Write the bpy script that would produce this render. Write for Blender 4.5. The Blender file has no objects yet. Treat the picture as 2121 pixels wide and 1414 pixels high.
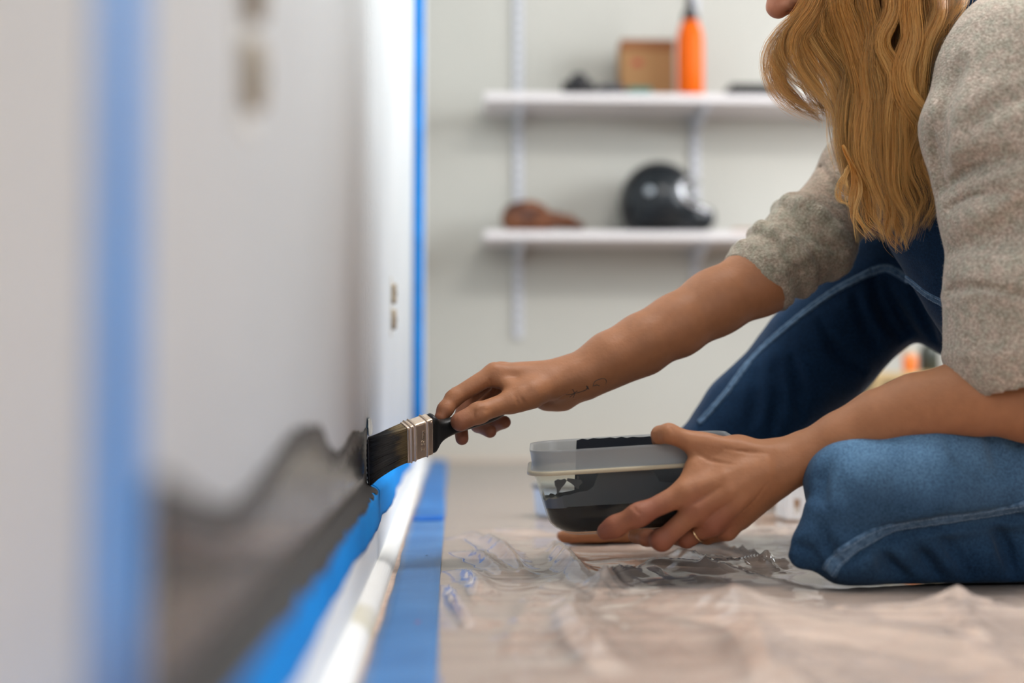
import bpy, math, random
import numpy as np
from mathutils import Vector, Matrix
random.seed(7)
RNG = np.random.default_rng(11)
SC = bpy.context.scene
COL = SC.collection

# ------------------------------------------------------------------ camera
FPX = 2946.0
CAM = np.array([0.0, 0.0, 0.208])
YAW, PITCH = math.radians(2.50), math.radians(2.10)
cd = bpy.data.cameras.new('camera'); cam = bpy.data.objects.new('camera', cd); COL.objects.link(cam)
cd.sensor_width = 36.0; cd.lens = 36.0 * FPX / 2121.0
cd.clip_start = 0.02
cam.location = CAM
cam.rotation_euler = (math.pi / 2 + PITCH, 0, -YAW)
cd.dof.use_dof = True; cd.dof.focus_distance = 1.66; cd.dof.aperture_fstop = 1.9
SC.camera = cam
FW = np.array([math.sin(YAW) * math.cos(PITCH), math.cos(YAW) * math.cos(PITCH), math.sin(PITCH)])
RT = np.array([math.cos(YAW), -math.sin(YAW), 0.0])
UP = np.cross(RT, FW)

# ------------------------------------------------------------------ world, daylight, exposure
W = bpy.data.worlds.new('world'); SC.world = W; W.use_nodes = True
W.node_tree.nodes['Background'].inputs[0].default_value = (0.80, 0.88, 1.0, 1)
W.node_tree.nodes['Background'].inputs[1].default_value = 1.0

def area_light(name, loc, rot, sx, sy, power, color):
    l = bpy.data.lights.new(name, 'AREA'); l.shape = 'RECTANGLE'; l.size = sx; l.size_y = sy
    l.energy = power; l.color = color
    o = bpy.data.objects.new(name, l); COL.objects.link(o); o.location = loc; o.rotation_euler = rot
    return o
# daylight through the windows of the right wall (pointing -X); unseen fill light added behind the camera (pointing +Y)
area_light('daylight_right', (3.02, 2.75, 1.62), (0, math.radians(90), 0), 1.25, 2.1, 104, (0.91, 0.96, 1.0))
area_light('front_fill_light', (1.55, -1.48, 1.62), (math.radians(90), 0, 0), 1.9, 1.1, 19, (0.96, 0.98, 1.0))
area_light('added_top_light', (1.05, 1.55, 2.40), (0, 0, 0), 1.2, .6, 35, (1.0, 0.985, 0.965))  # unseen top light, added to brighten the room from above
SC.view_settings.view_transform = 'Standard'; SC.view_settings.look = 'None'
SC.view_settings.exposure = 0.26; SC.view_settings.gamma = 1.0
SC.view_settings.use_curve_mapping = False
try:
    cy = SC.cycles
    cy.max_bounces = 8; cy.diffuse_bounces = 4; cy.glossy_bounces = 4; cy.transmission_bounces = 6
    cy.transparent_max_bounces = 16; cy.caustics_reflective = False; cy.caustics_refractive = False
    cy.sample_clamp_indirect = 4.0; cy.blur_glossy = 0.5
    cy.use_denoising = True
except Exception:
    pass

# ------------------------------------------------------------------ helpers
def P(px, py, Y):
    """a point of the room from where it is seen and how deep in the room it stands"""
    d = FW + (px - 1060.5) / FPX * RT + (707.0 - py) / FPX * UP
    return CAM + d * (Y / d[1])
def PX(px, py, X):
    d = FW + (px - 1060.5) / FPX * RT + (707.0 - py) / FPX * UP
    return CAM + d * (X / d[0])
def PZ(px, py, Z):
    d = FW + (px - 1060.5) / FPX * RT + (707.0 - py) / FPX * UP
    return CAM + d * ((Z - CAM[2]) / d[2])
def unit(v):
    v = np.asarray(v, float); return v / (np.linalg.norm(v) + 1e-12)
def L3(c):   # sRGB 0-255 -> linear
    return tuple(((x / 255.0) / 12.92 if x / 255.0 <= 0.04045 else ((x / 255.0 + 0.055) / 1.055) ** 2.4) for x in c)

def mesh_np(name, V, F, mat=None, parent=None, smooth=True, col=None, kind=None):
    """F: (n,3) or (n,4) array or list of index lists"""
    me = bpy.data.meshes.new(name)
    V = np.asarray(V, np.float32)
    if isinstance(F, np.ndarray):
        n, k = F.shape
        me.vertices.add(len(V)); me.vertices.foreach_set('co', V.ravel())
        me.loops.add(n * k); me.loops.foreach_set('vertex_index', F.astype(np.int32).ravel())
        me.polygons.add(n)
        me.polygons.foreach_set('loop_start', np.arange(0, n * k, k, dtype=np.int32))
        me.polygons.foreach_set('loop_total', np.full(n, k, np.int32))
        me.update(calc_edges=True)
        me.validate()
    else:
        me.from_pydata([tuple(map(float, v)) for v in V], [], [list(f) for f in F]); me.update()
    if smooth:
        me.polygons.foreach_set('use_smooth', np.ones(len(me.polygons), bool))
    if col is not None:
        ca = me.color_attributes.new('tint', 'FLOAT_COLOR', 'POINT')
        c4 = np.ones((len(V), 4), np.float32); c4[:, :3] = col
        ca.data.foreach_set('color', c4.ravel())
    if mat: me.materials.append(mat)
    o = bpy.data.objects.new(name, me); COL.objects.link(o)
    if parent is not None: o.parent = parent
    if kind: o['kind'] = kind
    return o

class MB:
    """collects simple shapes into ONE mesh"""
    def __init__(s): s.V = []; s.F = []
    def add(s, V, F):
        b = len(s.V); s.V += [tuple(map(float, v)) for v in V]; s.F += [[i + b for i in f] for f in F]; return s
    def box(s, x0, x1, y0, y1, z0, z1, bev=0.0):
        if bev <= 0:
            V = [(x, y, z) for z in (z0, z1) for (x, y) in ((x0, y0), (x1, y0), (x1, y1), (x0, y1))]
            return s.add(V, [(3, 2, 1, 0), (4, 5, 6, 7), (0, 1, 5, 4), (1, 2, 6, 5), (2, 3, 7, 6), (3, 0, 4, 7)])
        c = min(bev, (x1 - x0) / 2.1, (y1 - y0) / 2.1, (z1 - z0) / 2.1)
        rings = []
        for z, i in ((z0, c), (z0 + c, 0), (z1 - c, 0), (z1, c)):
            a = i
            rings.append([(x0 + a + c * (a == 0), y0 + a, z), (x1 - a - c * (a == 0), y0 + a, z), (x1 - a, y0 + a + c * (a == 0), z), (x1 - a, y1 - a - c * (a == 0), z),
                          (x1 - a - c * (a == 0), y1 - a, z), (x0 + a + c * (a == 0), y1 - a, z), (x0 + a, y1 - a - c * (a == 0), z), (x0 + a, y0 + a + c * (a == 0), z)])
        V = [p for r in rings for p in r]; F = [tuple(range(7, -1, -1)), tuple(range(24, 32))]
        for r in range(3):
            for i in range(8):
                j = (i + 1) % 8; F.append((r * 8 + i, r * 8 + j, r * 8 + 8 + j, r * 8 + 8 + i))
        return s.add(V, F)
    def loft(s, rings, cap0=True, cap1=True, closed=True):
        n = len(rings[0]); V = [p for r in rings for p in r]; F = []
        for r in range(len(rings) - 1):
            for i in range(n if closed else n - 1):
                j = (i + 1) % n; F.append((r * n + i, r * n + j, (r + 1) * n + j, (r + 1) * n + i))
        if cap0: F.append(tuple(range(n - 1, -1, -1)))
        if cap1: F.append(tuple((len(rings) - 1) * n + i for i in range(n)))
        return s.add(V, F)
    def lathe(s, prof, c=(0, 0, 0), n=32, axis='z', cap=True):
        rings = []
        for r, h in prof:
            ring = []
            for i in range(n):
                a = 2 * math.pi * i / n; u, v = r * math.cos(a), r * math.sin(a)
                ring.append((c[0] + u, c[1] + v, c[2] + h) if axis == 'z' else (c[0] + u, c[1] - h, c[2] + v) if axis == 'y' else (c[0] + h, c[1] + u, c[2] + v))
            rings.append(ring)
        return s.loft(rings, cap, cap)
    def tube(s, pts, r, n=8, cap=True):
        pts = [np.asarray(p, float) for p in pts]; m = len(pts)
        rs = r if hasattr(r, '__len__') else [r] * m
        t0 = unit(pts[1] - pts[0]); ref = np.array([0, 0, 1.0]) if abs(t0[2]) < .9 else np.array([1.0, 0, 0])
        nrm = unit(np.cross(t0, ref)); rings = []
        for i in range(m):
            t = unit(pts[min(i + 1, m - 1)] - pts[max(i - 1, 0)])
            nrm = unit(nrm - t * np.dot(nrm, t)); b = np.cross(t, nrm)
            rings.append([pts[i] + rs[i] * (math.cos(2 * math.pi * k / n) * nrm + math.sin(2 * math.pi * k / n) * b) for k in range(n)])
        return s.loft(rings, cap, cap)
    def build(s, name, mat=None, parent=None, smooth=False, kind=None):
        return mesh_np(name, np.array(s.V), s.F, mat, parent, smooth, kind=kind)

def empty(name, loc=(0, 0, 0)):
    o = bpy.data.objects.new(name, None); COL.objects.link(o); o.location = tuple(map(float, loc)); o.empty_display_size = .02
    return o
def tag(o, label, cat, group=None):
    o['label'] = label; o['category'] = cat
    if group: o['group'] = group
    return o
def adopt(root, *parts):
    """parent parts that were built in room coordinates to a root that stands elsewhere"""
    for p in parts:
        p.parent = root; p.matrix_parent_inverse = Matrix.Translation(-root.location)

def spline(pts, n):
    """Catmull-Rom through pts, n samples, arc-length spaced"""
    pts = np.asarray(pts, float); m = len(pts)
    if m == 2:
        t = np.linspace(0, 1, n)[:, None]; return pts[0] * (1 - t) + pts[1] * t
    Q = np.vstack([2 * pts[0] - pts[1], pts, 2 * pts[-1] - pts[-2]])
    out = []
    for i in range(m - 1):
        p0, p1, p2, p3 = Q[i], Q[i + 1], Q[i + 2], Q[i + 3]
        t = np.linspace(0, 1, 16, endpoint=False)[:, None]
        out.append(.5 * (2 * p1 + (p2 - p0) * t + (2 * p0 - 5 * p1 + 4 * p2 - p3) * t ** 2 + (3 * p1 - p0 - 3 * p2 + p3) * t ** 3))
    out.append(pts[-1:]); S = np.vstack(out)
    d = np.r_[0, np.cumsum(np.linalg.norm(np.diff(S[:, :min(3, S.shape[1])], axis=0), axis=1))]
    q = np.linspace(0, d[-1], n)
    return np.stack([np.interp(q, d, S[:, k]) for k in range(S.shape[1])], 1)

# value noise (numpy, smooth, 3D)
_perm = np.random.default_rng(5).random((32, 32, 32)).astype(np.float64)
def vnoise(p):
    p = np.asarray(p, float); i = np.floor(p).astype(int); f = p - i; f = f * f * (3 - 2 * f)
    r = 0
    for dx in (0, 1):
        for dy in (0, 1):
            for dz in (0, 1):
                w = (f[:, 0] if dx else 1 - f[:, 0]) * (f[:, 1] if dy else 1 - f[:, 1]) * (f[:, 2] if dz else 1 - f[:, 2])
                r = r + w * _perm[(i[:, 0] + dx) & 31, (i[:, 1] + dy) & 31, (i[:, 2] + dz) & 31]
    return r * 2 - 1

# ------------------------------------------------------------------ implicit surfaces (one continuous skin per body / garment)
INF = 9.0
class Cone:
    __slots__ = ('a', 'b', 'ra', 'rb', 'n', 's', 'c', 'R')
    def __init__(q, a, b, ra, rb=None, n=None, s=1.0):
        q.a = np.asarray(a, float); q.b = np.asarray(b, float); q.ra = ra; q.rb = ra if rb is None else rb
        q.n = None if n is None else unit(n); q.s = s
        q.c = (q.a + q.b) / 2; q.R = np.linalg.norm(q.a - q.b) / 2 + max(q.ra, q.rb)
    def ev(q, p, bc, br):
        if bc is not None and np.linalg.norm(bc - q.c) - q.R - br > 0.05: return None
        a, b = q.a, q.b
        d = p - a
        ba = b - a
        if q.n is not None:
            d = d + ((q.s - 1) * (d @ q.n))[:, None] * q.n
            ba = ba + (q.s - 1) * (ba @ q.n) * q.n
        L = ba @ ba
        h = np.clip(d @ ba / L, 0, 1) if L > 1e-12 else np.zeros(len(p))
        return np.sqrt(((d - h[:, None] * ba) ** 2).sum(1)) - (q.ra + (q.rb - q.ra) * h)
def smin(a, b, k):
    if k <= 0: return np.minimum(a, b)
    h = np.maximum(k - np.abs(a - b), 0) / k
    return np.minimum(a, b) - h * h * k * .25
class Un:
    def __init__(q, k, *ch): q.k = k; q.ch = list(ch)
    def ev(q, p, bc, br):
        r = None
        for c in q.ch:
            v = c.ev(p, bc, br)
            if v is None: continue
            r = v if r is None else smin(r, v, q.k)
        return r
class Sub:
    def __init__(q, k, base, *cut): q.k = k; q.base = base; q.cut = cut
    def ev(q, p, bc, br):
        r = q.base.ev(p, bc, br)
        if r is None: return None
        for c in q.cut:
            v = c.ev(p, bc, br)
            if v is not None: r = -smin(-r, v, q.k)
        return r
class Half:
    """keep the side the normal points away from"""
    def __init__(q, k, base, pt, n): q.k = k; q.base = base; q.pt = np.asarray(pt, float); q.n = unit(n)
    def ev(q, p, bc, br):
        r = q.base.ev(p, bc, br)
        if r is None: return None
        return -smin(-r, -((p - q.pt) @ q.n), q.k)
class Disp:
    def __init__(q, base, fn): q.base = base; q.fn = fn
    def ev(q, p, bc, br):
        r = q.base.ev(p, bc, br)
        return None if r is None else r + q.fn(p)
def chain(pts, rad, k=0.006, n=None, s=1.0):
    return Un(k, *[Cone(pts[i], pts[i + 1], rad[i], rad[i + 1], n, s) for i in range(len(pts) - 1)])
def field(node, p):
    out = np.empty(len(p))
    for i in range(0, len(p), 200000):
        v = node.ev(p[i:i + 200000], None, 0)
        out[i:i + 200000] = INF if v is None else v
    return out

def polygonize(node, lo, hi, h, amp=0.004, smooth=2):
    lo = np.asarray(lo, float); hi = np.asarray(hi, float); B = 8
    nb = np.maximum(np.ceil((hi - lo) / (h * B)).astype(int), 1)
    ctr = np.stack(np.meshgrid(*[np.arange(n) for n in nb], indexing='ij'), -1).reshape(-1, 3)
    cp = lo + (ctr + .5) * B * h
    cv = field(node, cp)
    half = B * h * math.sqrt(3) / 2
    act = np.abs(cv) < half * 1.9 + amp
    dims = nb * B + 1
    G = np.repeat(np.repeat(np.repeat(cv.reshape(nb).astype(np.float32), B, 0), B, 1), B, 2)
    G = np.pad(G, ((0, 1), (0, 1), (0, 1)), mode='edge')
    loc = np.stack(np.meshgrid(*[np.arange(B + 1)] * 3, indexing='ij'), -1).reshape(-1, 3) * h
    for (i, j, k), c in zip(ctr[act], cp[act]):
        p = lo + np.array([i, j, k]) * B * h + loc
        v = node.ev(p, c, half)
        v = 0.5 if v is None else v.reshape(B + 1, B + 1, B + 1)
        G[i * B:i * B + B + 1, j * B:j * B + B + 1, k * B:k * B + B + 1] = v
    G[0] = G[-1] = .5; G[:, 0] = G[:, -1] = .5; G[:, :, 0] = G[:, :, -1] = .5
    S = G < 0
    cnt = np.zeros(dims - 1, np.uint8)
    for dx in (0, 1):
        for dy in (0, 1):
            for dz in (0, 1):
                cnt += S[dx:dims[0] - 1 + dx, dy:dims[1] - 1 + dy, dz:dims[2] - 1 + dz]
    A = (cnt > 0) & (cnt < 8)
    I = np.argwhere(A)
    idx = np.full(A.shape, -1, np.int32); idx[A] = np.arange(len(I), dtype=np.int32)
    del cnt, A
    corner = [(x, y, z) for x in (0, 1) for y in (0, 1) for z in (0, 1)]
    cvv = {c: G[I[:, 0] + c[0], I[:, 1] + c[1], I[:, 2] + c[2]].astype(float) for c in corner}
    acc = np.zeros((len(I), 3)); num = np.zeros(len(I))
    for c in corner:
        for ax in range(3):
            if c[ax]: continue
            d = list(c); d[ax] = 1; d = tuple(d)
            va, vb = cvv[c], cvv[d]; m = (va < 0) != (vb < 0)
            t = np.where(m, va / np.where(m, va - vb, 1), 0)
            q = np.tile(np.array(c, float), (len(I), 1)); q[:, ax] = t
            acc += q * m[:, None]; num += m
    V = lo + (I + acc / num[:, None]) * h
    faces = []
    for ax in range(3):
        u, w = (ax + 1) % 3, (ax + 2) % 3
        sl0 = [slice(1, -1)] * 3; sl0[ax] = slice(0, -1); sl1 = [slice(1, -1)] * 3; sl1[ax] = slice(1, None)
        s0 = S[tuple(sl0)]; s1 = S[tuple(sl1)]
        E = np.argwhere(s0 != s1)
        if not len(E): continue
        inside = s0[E[:, 0], E[:, 1], E[:, 2]]
        off = np.ones(3, int); off[ax] = 0; E = E + off
        def cell(du, dw):
            e = E.copy(); e[:, u] += du; e[:, w] += dw
            return idx[e[:, 0], e[:, 1], e[:, 2]]
        q = np.stack([cell(-1, -1), cell(0, -1), cell(0, 0), cell(-1, 0)], 1)
        q[~inside] = q[~inside][:, ::-1]
        faces.append(q)
    F = np.vstack(faces); F = F[(F >= 0).all(1)]
    # light relaxation, then back onto the surface
    if smooth:
        e = np.vstack([F[:, [0, 1]], F[:, [1, 2]], F[:, [2, 3]], F[:, [3, 0]]])
        deg = np.bincount(e.ravel(), minlength=len(V)).astype(float)
        for _ in range(smooth):
            nv = np.stack([np.bincount(e[:, 0], V[e[:, 1], k], len(V)) + np.bincount(e[:, 1], V[e[:, 0], k], len(V)) for k in range(3)], 1)
            V = .4 * V + .6 * nv / deg[:, None]
    return V, F

def normals(node, p, e=0.0012):
    g = np.zeros_like(p)
    for k in range(3):
        d = np.zeros(3); d[k] = e
        g[:, k] = field(node, p + d) - field(node, p - d)
    return g / (np.linalg.norm(g, axis=1)[:, None] + 1e-9)
def hit(node, pts, tmin=1.2, tmax=2.6):
    """where sight lines through photo points meet a surface"""
    pts = np.asarray(pts, float)
    D = FW + (pts[:, :1] - 1060.5) / FPX * RT + (707.0 - pts[:, 1:2]) / FPX * UP
    D = D / np.linalg.norm(D, axis=1)[:, None]
    t = np.full(len(pts), tmin)
    for _ in range(90):
        v = field(node, CAM + D * t[:, None]); t = np.minimum(t + np.clip(v, -.02, .2) * .8, tmax)
    return CAM + D * t[:, None]

# ------------------------------------------------------------------ materials
def nt(name):
    m = bpy.data.materials.new(name); m.use_nodes = True; t = m.node_tree
    return m, t, t.nodes['Principled BSDF'], t.nodes['Material Output']
def setp(b, **k):
    names = dict(col='Base Color', rough='Roughness', metal='Metallic', spec='Specular IOR Level', trans='Transmission Weight',
                 ior='IOR', coat='Coat Weight', coatr='Coat Roughness', sss='Subsurface Weight', ssss='Subsurface Scale', sheen='Sheen Weight',
                 sheenr='Sheen Roughness', alpha='Alpha', aniso='Anisotropic')
    for a, v in k.items():
        if a == 'col': v = (*v, 1) if len(v) == 3 else v
        b.inputs[names[a]].default_value = v
def plain(name, col, rough=.5, **k):
    m, t, b, o = nt(name); setp(b, col=col, rough=rough, **k); return m
def N(t, typ, **k):
    n = t.nodes.new(typ)
    for a, v in k.items():
        if a in n.inputs: n.inputs[a].default_value = v
        else: setattr(n, a, v)
    return n
def noise_col(name, c1, c2, scale=5., detail=4., rough=.6, bump=0., bscale=None, stretch=(1, 1, 1), lo=.35, hi=.65, coord='Object', **k):
    m, t, b, o = nt(name); setp(b, rough=rough, **k)
    tc = N(t, 'ShaderNodeTexCoord'); mp = N(t, 'ShaderNodeMapping'); mp.inputs['Scale'].default_value = stretch
    t.links.new(tc.outputs[coord], mp.inputs[0])
    nz = N(t, 'ShaderNodeTexNoise', Scale=scale, Detail=detail); t.links.new(mp.outputs[0], nz.inputs['Vector'])
    r = N(t, 'ShaderNodeValToRGB'); r.color_ramp.elements[0].position = lo; r.color_ramp.elements[1].position = hi
    r.color_ramp.elements[0].color = (*c1, 1); r.color_ramp.elements[1].color = (*c2, 1)
    t.links.new(nz.outputs['Fac'], r.inputs[0]); t.links.new(r.outputs[0], b.inputs['Base Color'])
    if bump:
        n2 = N(t, 'ShaderNodeTexNoise', Scale=bscale or scale, Detail=3.); t.links.new(mp.outputs[0], n2.inputs['Vector'])
        bp = N(t, 'ShaderNodeBump', Strength=1.0, Distance=bump); t.links.new(n2.outputs['Fac'], bp.inputs['Height'])
        t.links.new(bp.outputs[0], b.inputs['Normal'])
    return m
M = {}
M['wall'] = noise_col('wall_paint', (.75, .80, .815), (.80, .845, .86), 3, bump=.0006, bscale=90, rough=.55)
M['backwall'] = noise_col('back_wall_paint', (.455, .44, .395), (.49, .475, .43), .9, bump=.0004, bscale=80, rough=.7)
M['ceiling'] = plain('ceiling_paint', (.42, .41, .39), .8)
M['umber'] = plain('umber_wall_paint', (.20, .17, .145), .8)
M['white'] = noise_col('white_trim_paint', (.78, .78, .77), (.83, .83, .82), 6, bump=.0004, bscale=60, rough=.35)
M['shelf'] = plain('shelf_white', (.70, .66, .66), .5)
M['rail'] = plain('rail_metal', (.56, .57, .62), .4)
M['tape'] = noise_col('blue_tape', (.0, .165, .50), (.0, .215, .62), 14, bump=.0004, bscale=300, rough=.7, spec=.08, stretch=(1, .3, 1))
M['tape_up'] = noise_col('blue_tape_upright', (.0, .165, .50), (.0, .215, .62), 14, bump=.0004, bscale=300, rough=.42, spec=.6)
M['tapedark'] = noise_col('blue_tape_dusty', (.035, .135, .33), (.06, .19, .42), 9, bump=.0004, bscale=300, rough=.42, spec=.3)
M['darkpaint'] = noise_col('wet_dark_paint', (.016, .015, .015), (.03, .027, .026), 20, rough=.30, bump=.0006, bscale=70, stretch=(1, .15, 1))
M['floor'] = noise_col('pale_wood', (.50, .35, .265), (.68, .50, .39), 5, rough=.5, stretch=(.35, 7, 1))
M['black'] = plain('black_plastic', (.008, .008, .008), .42, spec=.3)

# ================================================================== THE SETTING
WALLX, BACKY, RIGHTX, FRONTY, CEILZ = -0.095, 4.54, 3.0, -1.5, 2.45
BBTOP = 0.103
def wallx(Y):
    """the plastered wall is not quite flat: a filled joint runs up it where the brush is"""
    Y = np.asarray(Y, float)
    return WALLX - 0.0019 * np.exp(-((Y - 1.60) / .16) ** 2) * (Y < 1.635) - .0015 * np.exp(-((Y - 1.66) / .03) ** 2) * (Y >= 1.635) + 0.002 * np.exp(-((Y - 1.9) / .16) ** 2)
ys = np.r_[np.arange(-1.5, 1.3, .05), np.arange(1.3, 2.3, .01), np.arange(2.3, BACKY + .12, .08)]
Vw, Fw = [], []
for y in ys:
    x = float(wallx(y)); Vw += [(x, y, 0), (x, y, CEILZ), (WALLX - .12, y, CEILZ), (WALLX - .12, y, 0)]
n = len(ys)
for i in range(n - 1):
    for k in range(4):
        a, b = i * 4 + k, i * 4 + (k + 1) % 4; Fw.append((a, b, b + 4, a + 4))
Fw += [(3, 2, 1, 0), tuple((n - 1) * 4 + k for k in range(4))]
wall_left = MB().add(Vw, Fw).build('wall_left', M['wall'], smooth=False); wall_left['kind'] = 'structure'
me = wall_left.data
for p in me.polygons: p.use_smooth = abs(p.normal[0]) > .9
def struct(mb, name, mat): o = mb.build(name, mat); o['kind'] = 'structure'; return o
wback = struct(MB().box(WALLX - .12, RIGHTX + .12, BACKY, BACKY + .1, 0, CEILZ), 'wall_back', M['backwall'])
floor = struct(MB().box(WALLX - .12, RIGHTX + .12, FRONTY - .1, BACKY + .1, -.06, 0), 'floor', M['floor'])
ceil = struct(MB().box(WALLX - .12, RIGHTX + .12, FRONTY - .1, BACKY + .1, CEILZ, CEILZ + .06), 'ceiling', M['ceiling'])
# right wall with a tall window, wall behind the camera with a wide one added for fill light
struct(MB().box(RIGHTX, RIGHTX + .12, FRONTY, 1.6, 0, CEILZ).box(RIGHTX, RIGHTX + .12, 3.9, BACKY, 0, CEILZ)
       .box(RIGHTX, RIGHTX + .12, 1.6, 3.9, 0, .95).box(RIGHTX, RIGHTX + .12, 1.6, 3.9, 2.3, CEILZ), 'wall_right', M['umber'])
struct(MB().box(WALLX - .12, .5, FRONTY - .1, FRONTY, 0, CEILZ).box(2.6, RIGHTX + .12, FRONTY - .1, FRONTY, 0, CEILZ)
         .box(.5, 2.6, FRONTY - .1, FRONTY, 0, 1.0).box(.5, 2.6, FRONTY - .1, FRONTY, 2.2, CEILZ), 'wall_front', M['umber'])
glass = plain('window_glass', (1, 1, 1), .0, trans=1.0, ior=1.45)
mp_, t, b, o = nt('added_glow_panel'); setp(b, col=(1, 1, 1)); b.inputs['Emission Color'].default_value = (1, .975, .94, 1); b.inputs['Emission Strength'].default_value = 6.0
cl = empty('added_top_panel', (1.05, 1.55, CEILZ)); tag(cl, 'flat rectangular glowing panel added under the ceiling for top light', 'added light')  # glowing panel added overhead to match the top light
adopt(cl, MB().box(.43, 1.67, 1.23, 1.87, CEILZ - .03, CEILZ - .001).build('panel_frame', M['white']), MB().box(.45, 1.65, 1.25, 1.85, CEILZ - .034, CEILZ - .0302).build('glow_sheet', mp_))
w1 = empty('window_1', (RIGHTX, 2.75, .95)); w1['kind'] = 'structure'
fr = MB()
for y0, y1 in ((1.6, 1.66), (2.72, 2.78), (3.84, 3.9)): fr.box(RIGHTX + .03, RIGHTX + .09, y0, y1, .95, 2.3)
fr.box(RIGHTX + .03, RIGHTX + .09, 1.6, 3.9, .95, 1.01).box(RIGHTX + .03, RIGHTX + .09, 1.6, 3.9, 2.24, 2.3)
f1 = fr.build('window_frame', M['white']); adopt(w1, f1)
w2 = empty('added_window', (1.55, FRONTY, 1.0)); w2['kind'] = 'structure'  # unseen window, added to brighten from behind the camera
fr = MB()
for x0, x1 in ((.5, .56), (1.52, 1.58), (2.54, 2.6)): fr.box(x0, x1, FRONTY - .08, FRONTY - .02, 1.0, 2.2)
fr.box(.5, 2.6, FRONTY - .08, FRONTY - .02, 1.0, 1.06).box(.5, 2.6, FRONTY - .08, FRONTY - .02, 2.14, 2.2)
adopt(w2, fr.build('window_frame', M['white']))

# baseboard with a bevelled top, shoe moulding before it
def along(name, prof, mat, y0=-1.4, y1=4.5, step=.1, kind='structure', wav=None):
    ring = []; yy = np.arange(y0, y1 + 1e-6, step)
    for y in yy:
        ring.append([(x + (wav(y, i)[0] if wav else 0), y, z + (wav(y, i)[1] if wav else 0)) for i, (x, z) in enumerate(prof)])
    o = MB().loft(ring).build(name, mat, smooth=False)
    if kind: o['kind'] = kind
    return o
along('baseboard_left', [(-.0985, 0), (-.0985, BBTOP), (-.0945, BBTOP), (-.086, .0985), (-.083, .096), (-.083, 0)], M['white'])
qr = [(-.0832, 0)] + [(-.0832 + .017 * math.sin(a), .0165 * math.cos(a)) for a in np.linspace(0, math.pi / 2, 9)]
along('trim_1', qr[::-1], noise_col('shoe_moulding_paint', (.60, .56, .45), (.82, .81, .79), 3.1, rough=.4, stretch=(1, 2.2, 1), lo=.30, hi=.42))
# a casing at the far end of the left wall
struct(MB().box(WALLX - .003, -.0655, 3.62, 3.70, .0, CEILZ, .003), 'trim_2', M['white'])

# ------------------------------------------------------------------ masking tape
def strip(name, rings, mat, label, cat='tape', group=None, th=.0004):
    """tape: a thin ribbon given thickness"""
    V = [p for r in rings for p in r]; n = len(rings[0]); F = []
    for r in range(len(rings) - 1):
        for i in range(n - 1): F.append((r * n + i, r * n + i + 1, (r + 1) * n + i + 1, (r + 1) * n + i))
    o = MB().add(V, F).build(name, mat, smooth=True)
    so = o.modifiers.new('thickness', 'SOLIDIFY'); so.thickness = th; so.offset = 1
    tag(o, label, cat, group); return o
# up the wall close to the camera
yy = np.linspace(.386, .436, 5)
rg = [[(WALLX + .0007, y, z) for y in yy] for z in np.arange(.104, 2.0, .05)]
strip('masking_tape', rg, M['tape_up'], 'blurred strip of blue masking tape running up the wall nearest the camera')
# on the casing in the far corner
rg = [[(x, 3.6192, z) for x in (-.0945, -.081, -.0665)] for z in np.arange(0.104, 2.3, .1)]
strip('masking_tape', [r[::-1] for r in rg], M['tape'], 'narrow vertical strip of blue masking tape in the far corner')
# over the top of the baseboard
def prof(s, off=0.0):
    """s metres along the surface, measured down from where the wall meets the baseboard (s<0: up the wall)"""
    if s < 0: return (WALLX + off, BBTOP + off - s)
    if s < .0125: return (-.0945 + s * .92 + off * .4, BBTOP - s * .52 + off)
    return (-.083 + off, .0965 - (s - .0125))
def tape_on_board(y0, y1, off, seed, label, lift=0, bot=.050, mat='tape'):
    r = np.random.default_rng(seed); rings = []
    ph = r.random(6) * 6
    for y in np.arange(y0, y1, .012):
        w = .0022 * math.sin(y * 9 + ph[0]) + .0012 * math.sin(y * 23 + ph[1]) + .0006 * math.sin(y * 61 + ph[2])
        ring = []
        for k, s in enumerate(np.linspace(.0006, bot + w, 12)):
            x, z = prof(s, off)
            q = k / 11.0
            lf = lift * max(0, math.sin((y * 7 + ph[3]))) * math.sin(min(q * 1.3, 1) * math.pi / 2) ** 2
            ring.append((x + lf, y, z))
        rings.append(ring)
    return strip('masking_tape', rings, M[mat], label)
tape_on_board(.25, 1.74, .0006, 3, 'bright blue masking tape along the baseboard top, from foreground to the brush', lift=.002)
tape_on_board(1.665, 3.615, .0013, 4, 'blue masking tape on the baseboard beyond the brush, lifting at its lower edge', lift=.006, bot=.047)
# on the floor, holding down the sheet
def floor_tape(y0, y1, x0, x1, z, mat, label, seed):
    r = np.random.default_rng(seed); ph = r.random(4) * 6; rings = []
    for y in np.arange(y0, y1 + .001, .02):
        a = x0 + .0012 * math.sin(y * 6 + ph[0]) + .0006 * math.sin(y * 31 + ph[1]); b = x1 + .001 * math.sin(y * 5 + ph[2])
        rings.append([(a + (b - a) * t, y, z + .0006 * math.sin(y * 17 + t * 4 + ph[3])) for t in np.linspace(0, 1, 6)])
    return strip('floor_tape', rings, mat, label)
floor_tape(.3, 2.30, -.0605, -.0095, .0042, M['tapedark'], 'wide dull blue floor tape in the foreground beside the plastic sheet', 5)
floor_tape(2.36, 4.4, -.060, -.0085, .0044, noise_col('blue_tape_mid', (.02, .12, .33), (.04, .17, .42), 8, rough=.55, spec=.25), 'far length of blue floor tape beyond the dark overlap', 6)
floor_tape(2.285, 2.375, -.0605, -.009, .0056, plain('blue_tape_double', (.0, .095, .40), .6, spec=.15), 'short darker band of blue tape lapping across the floor tape', 7)

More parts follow.
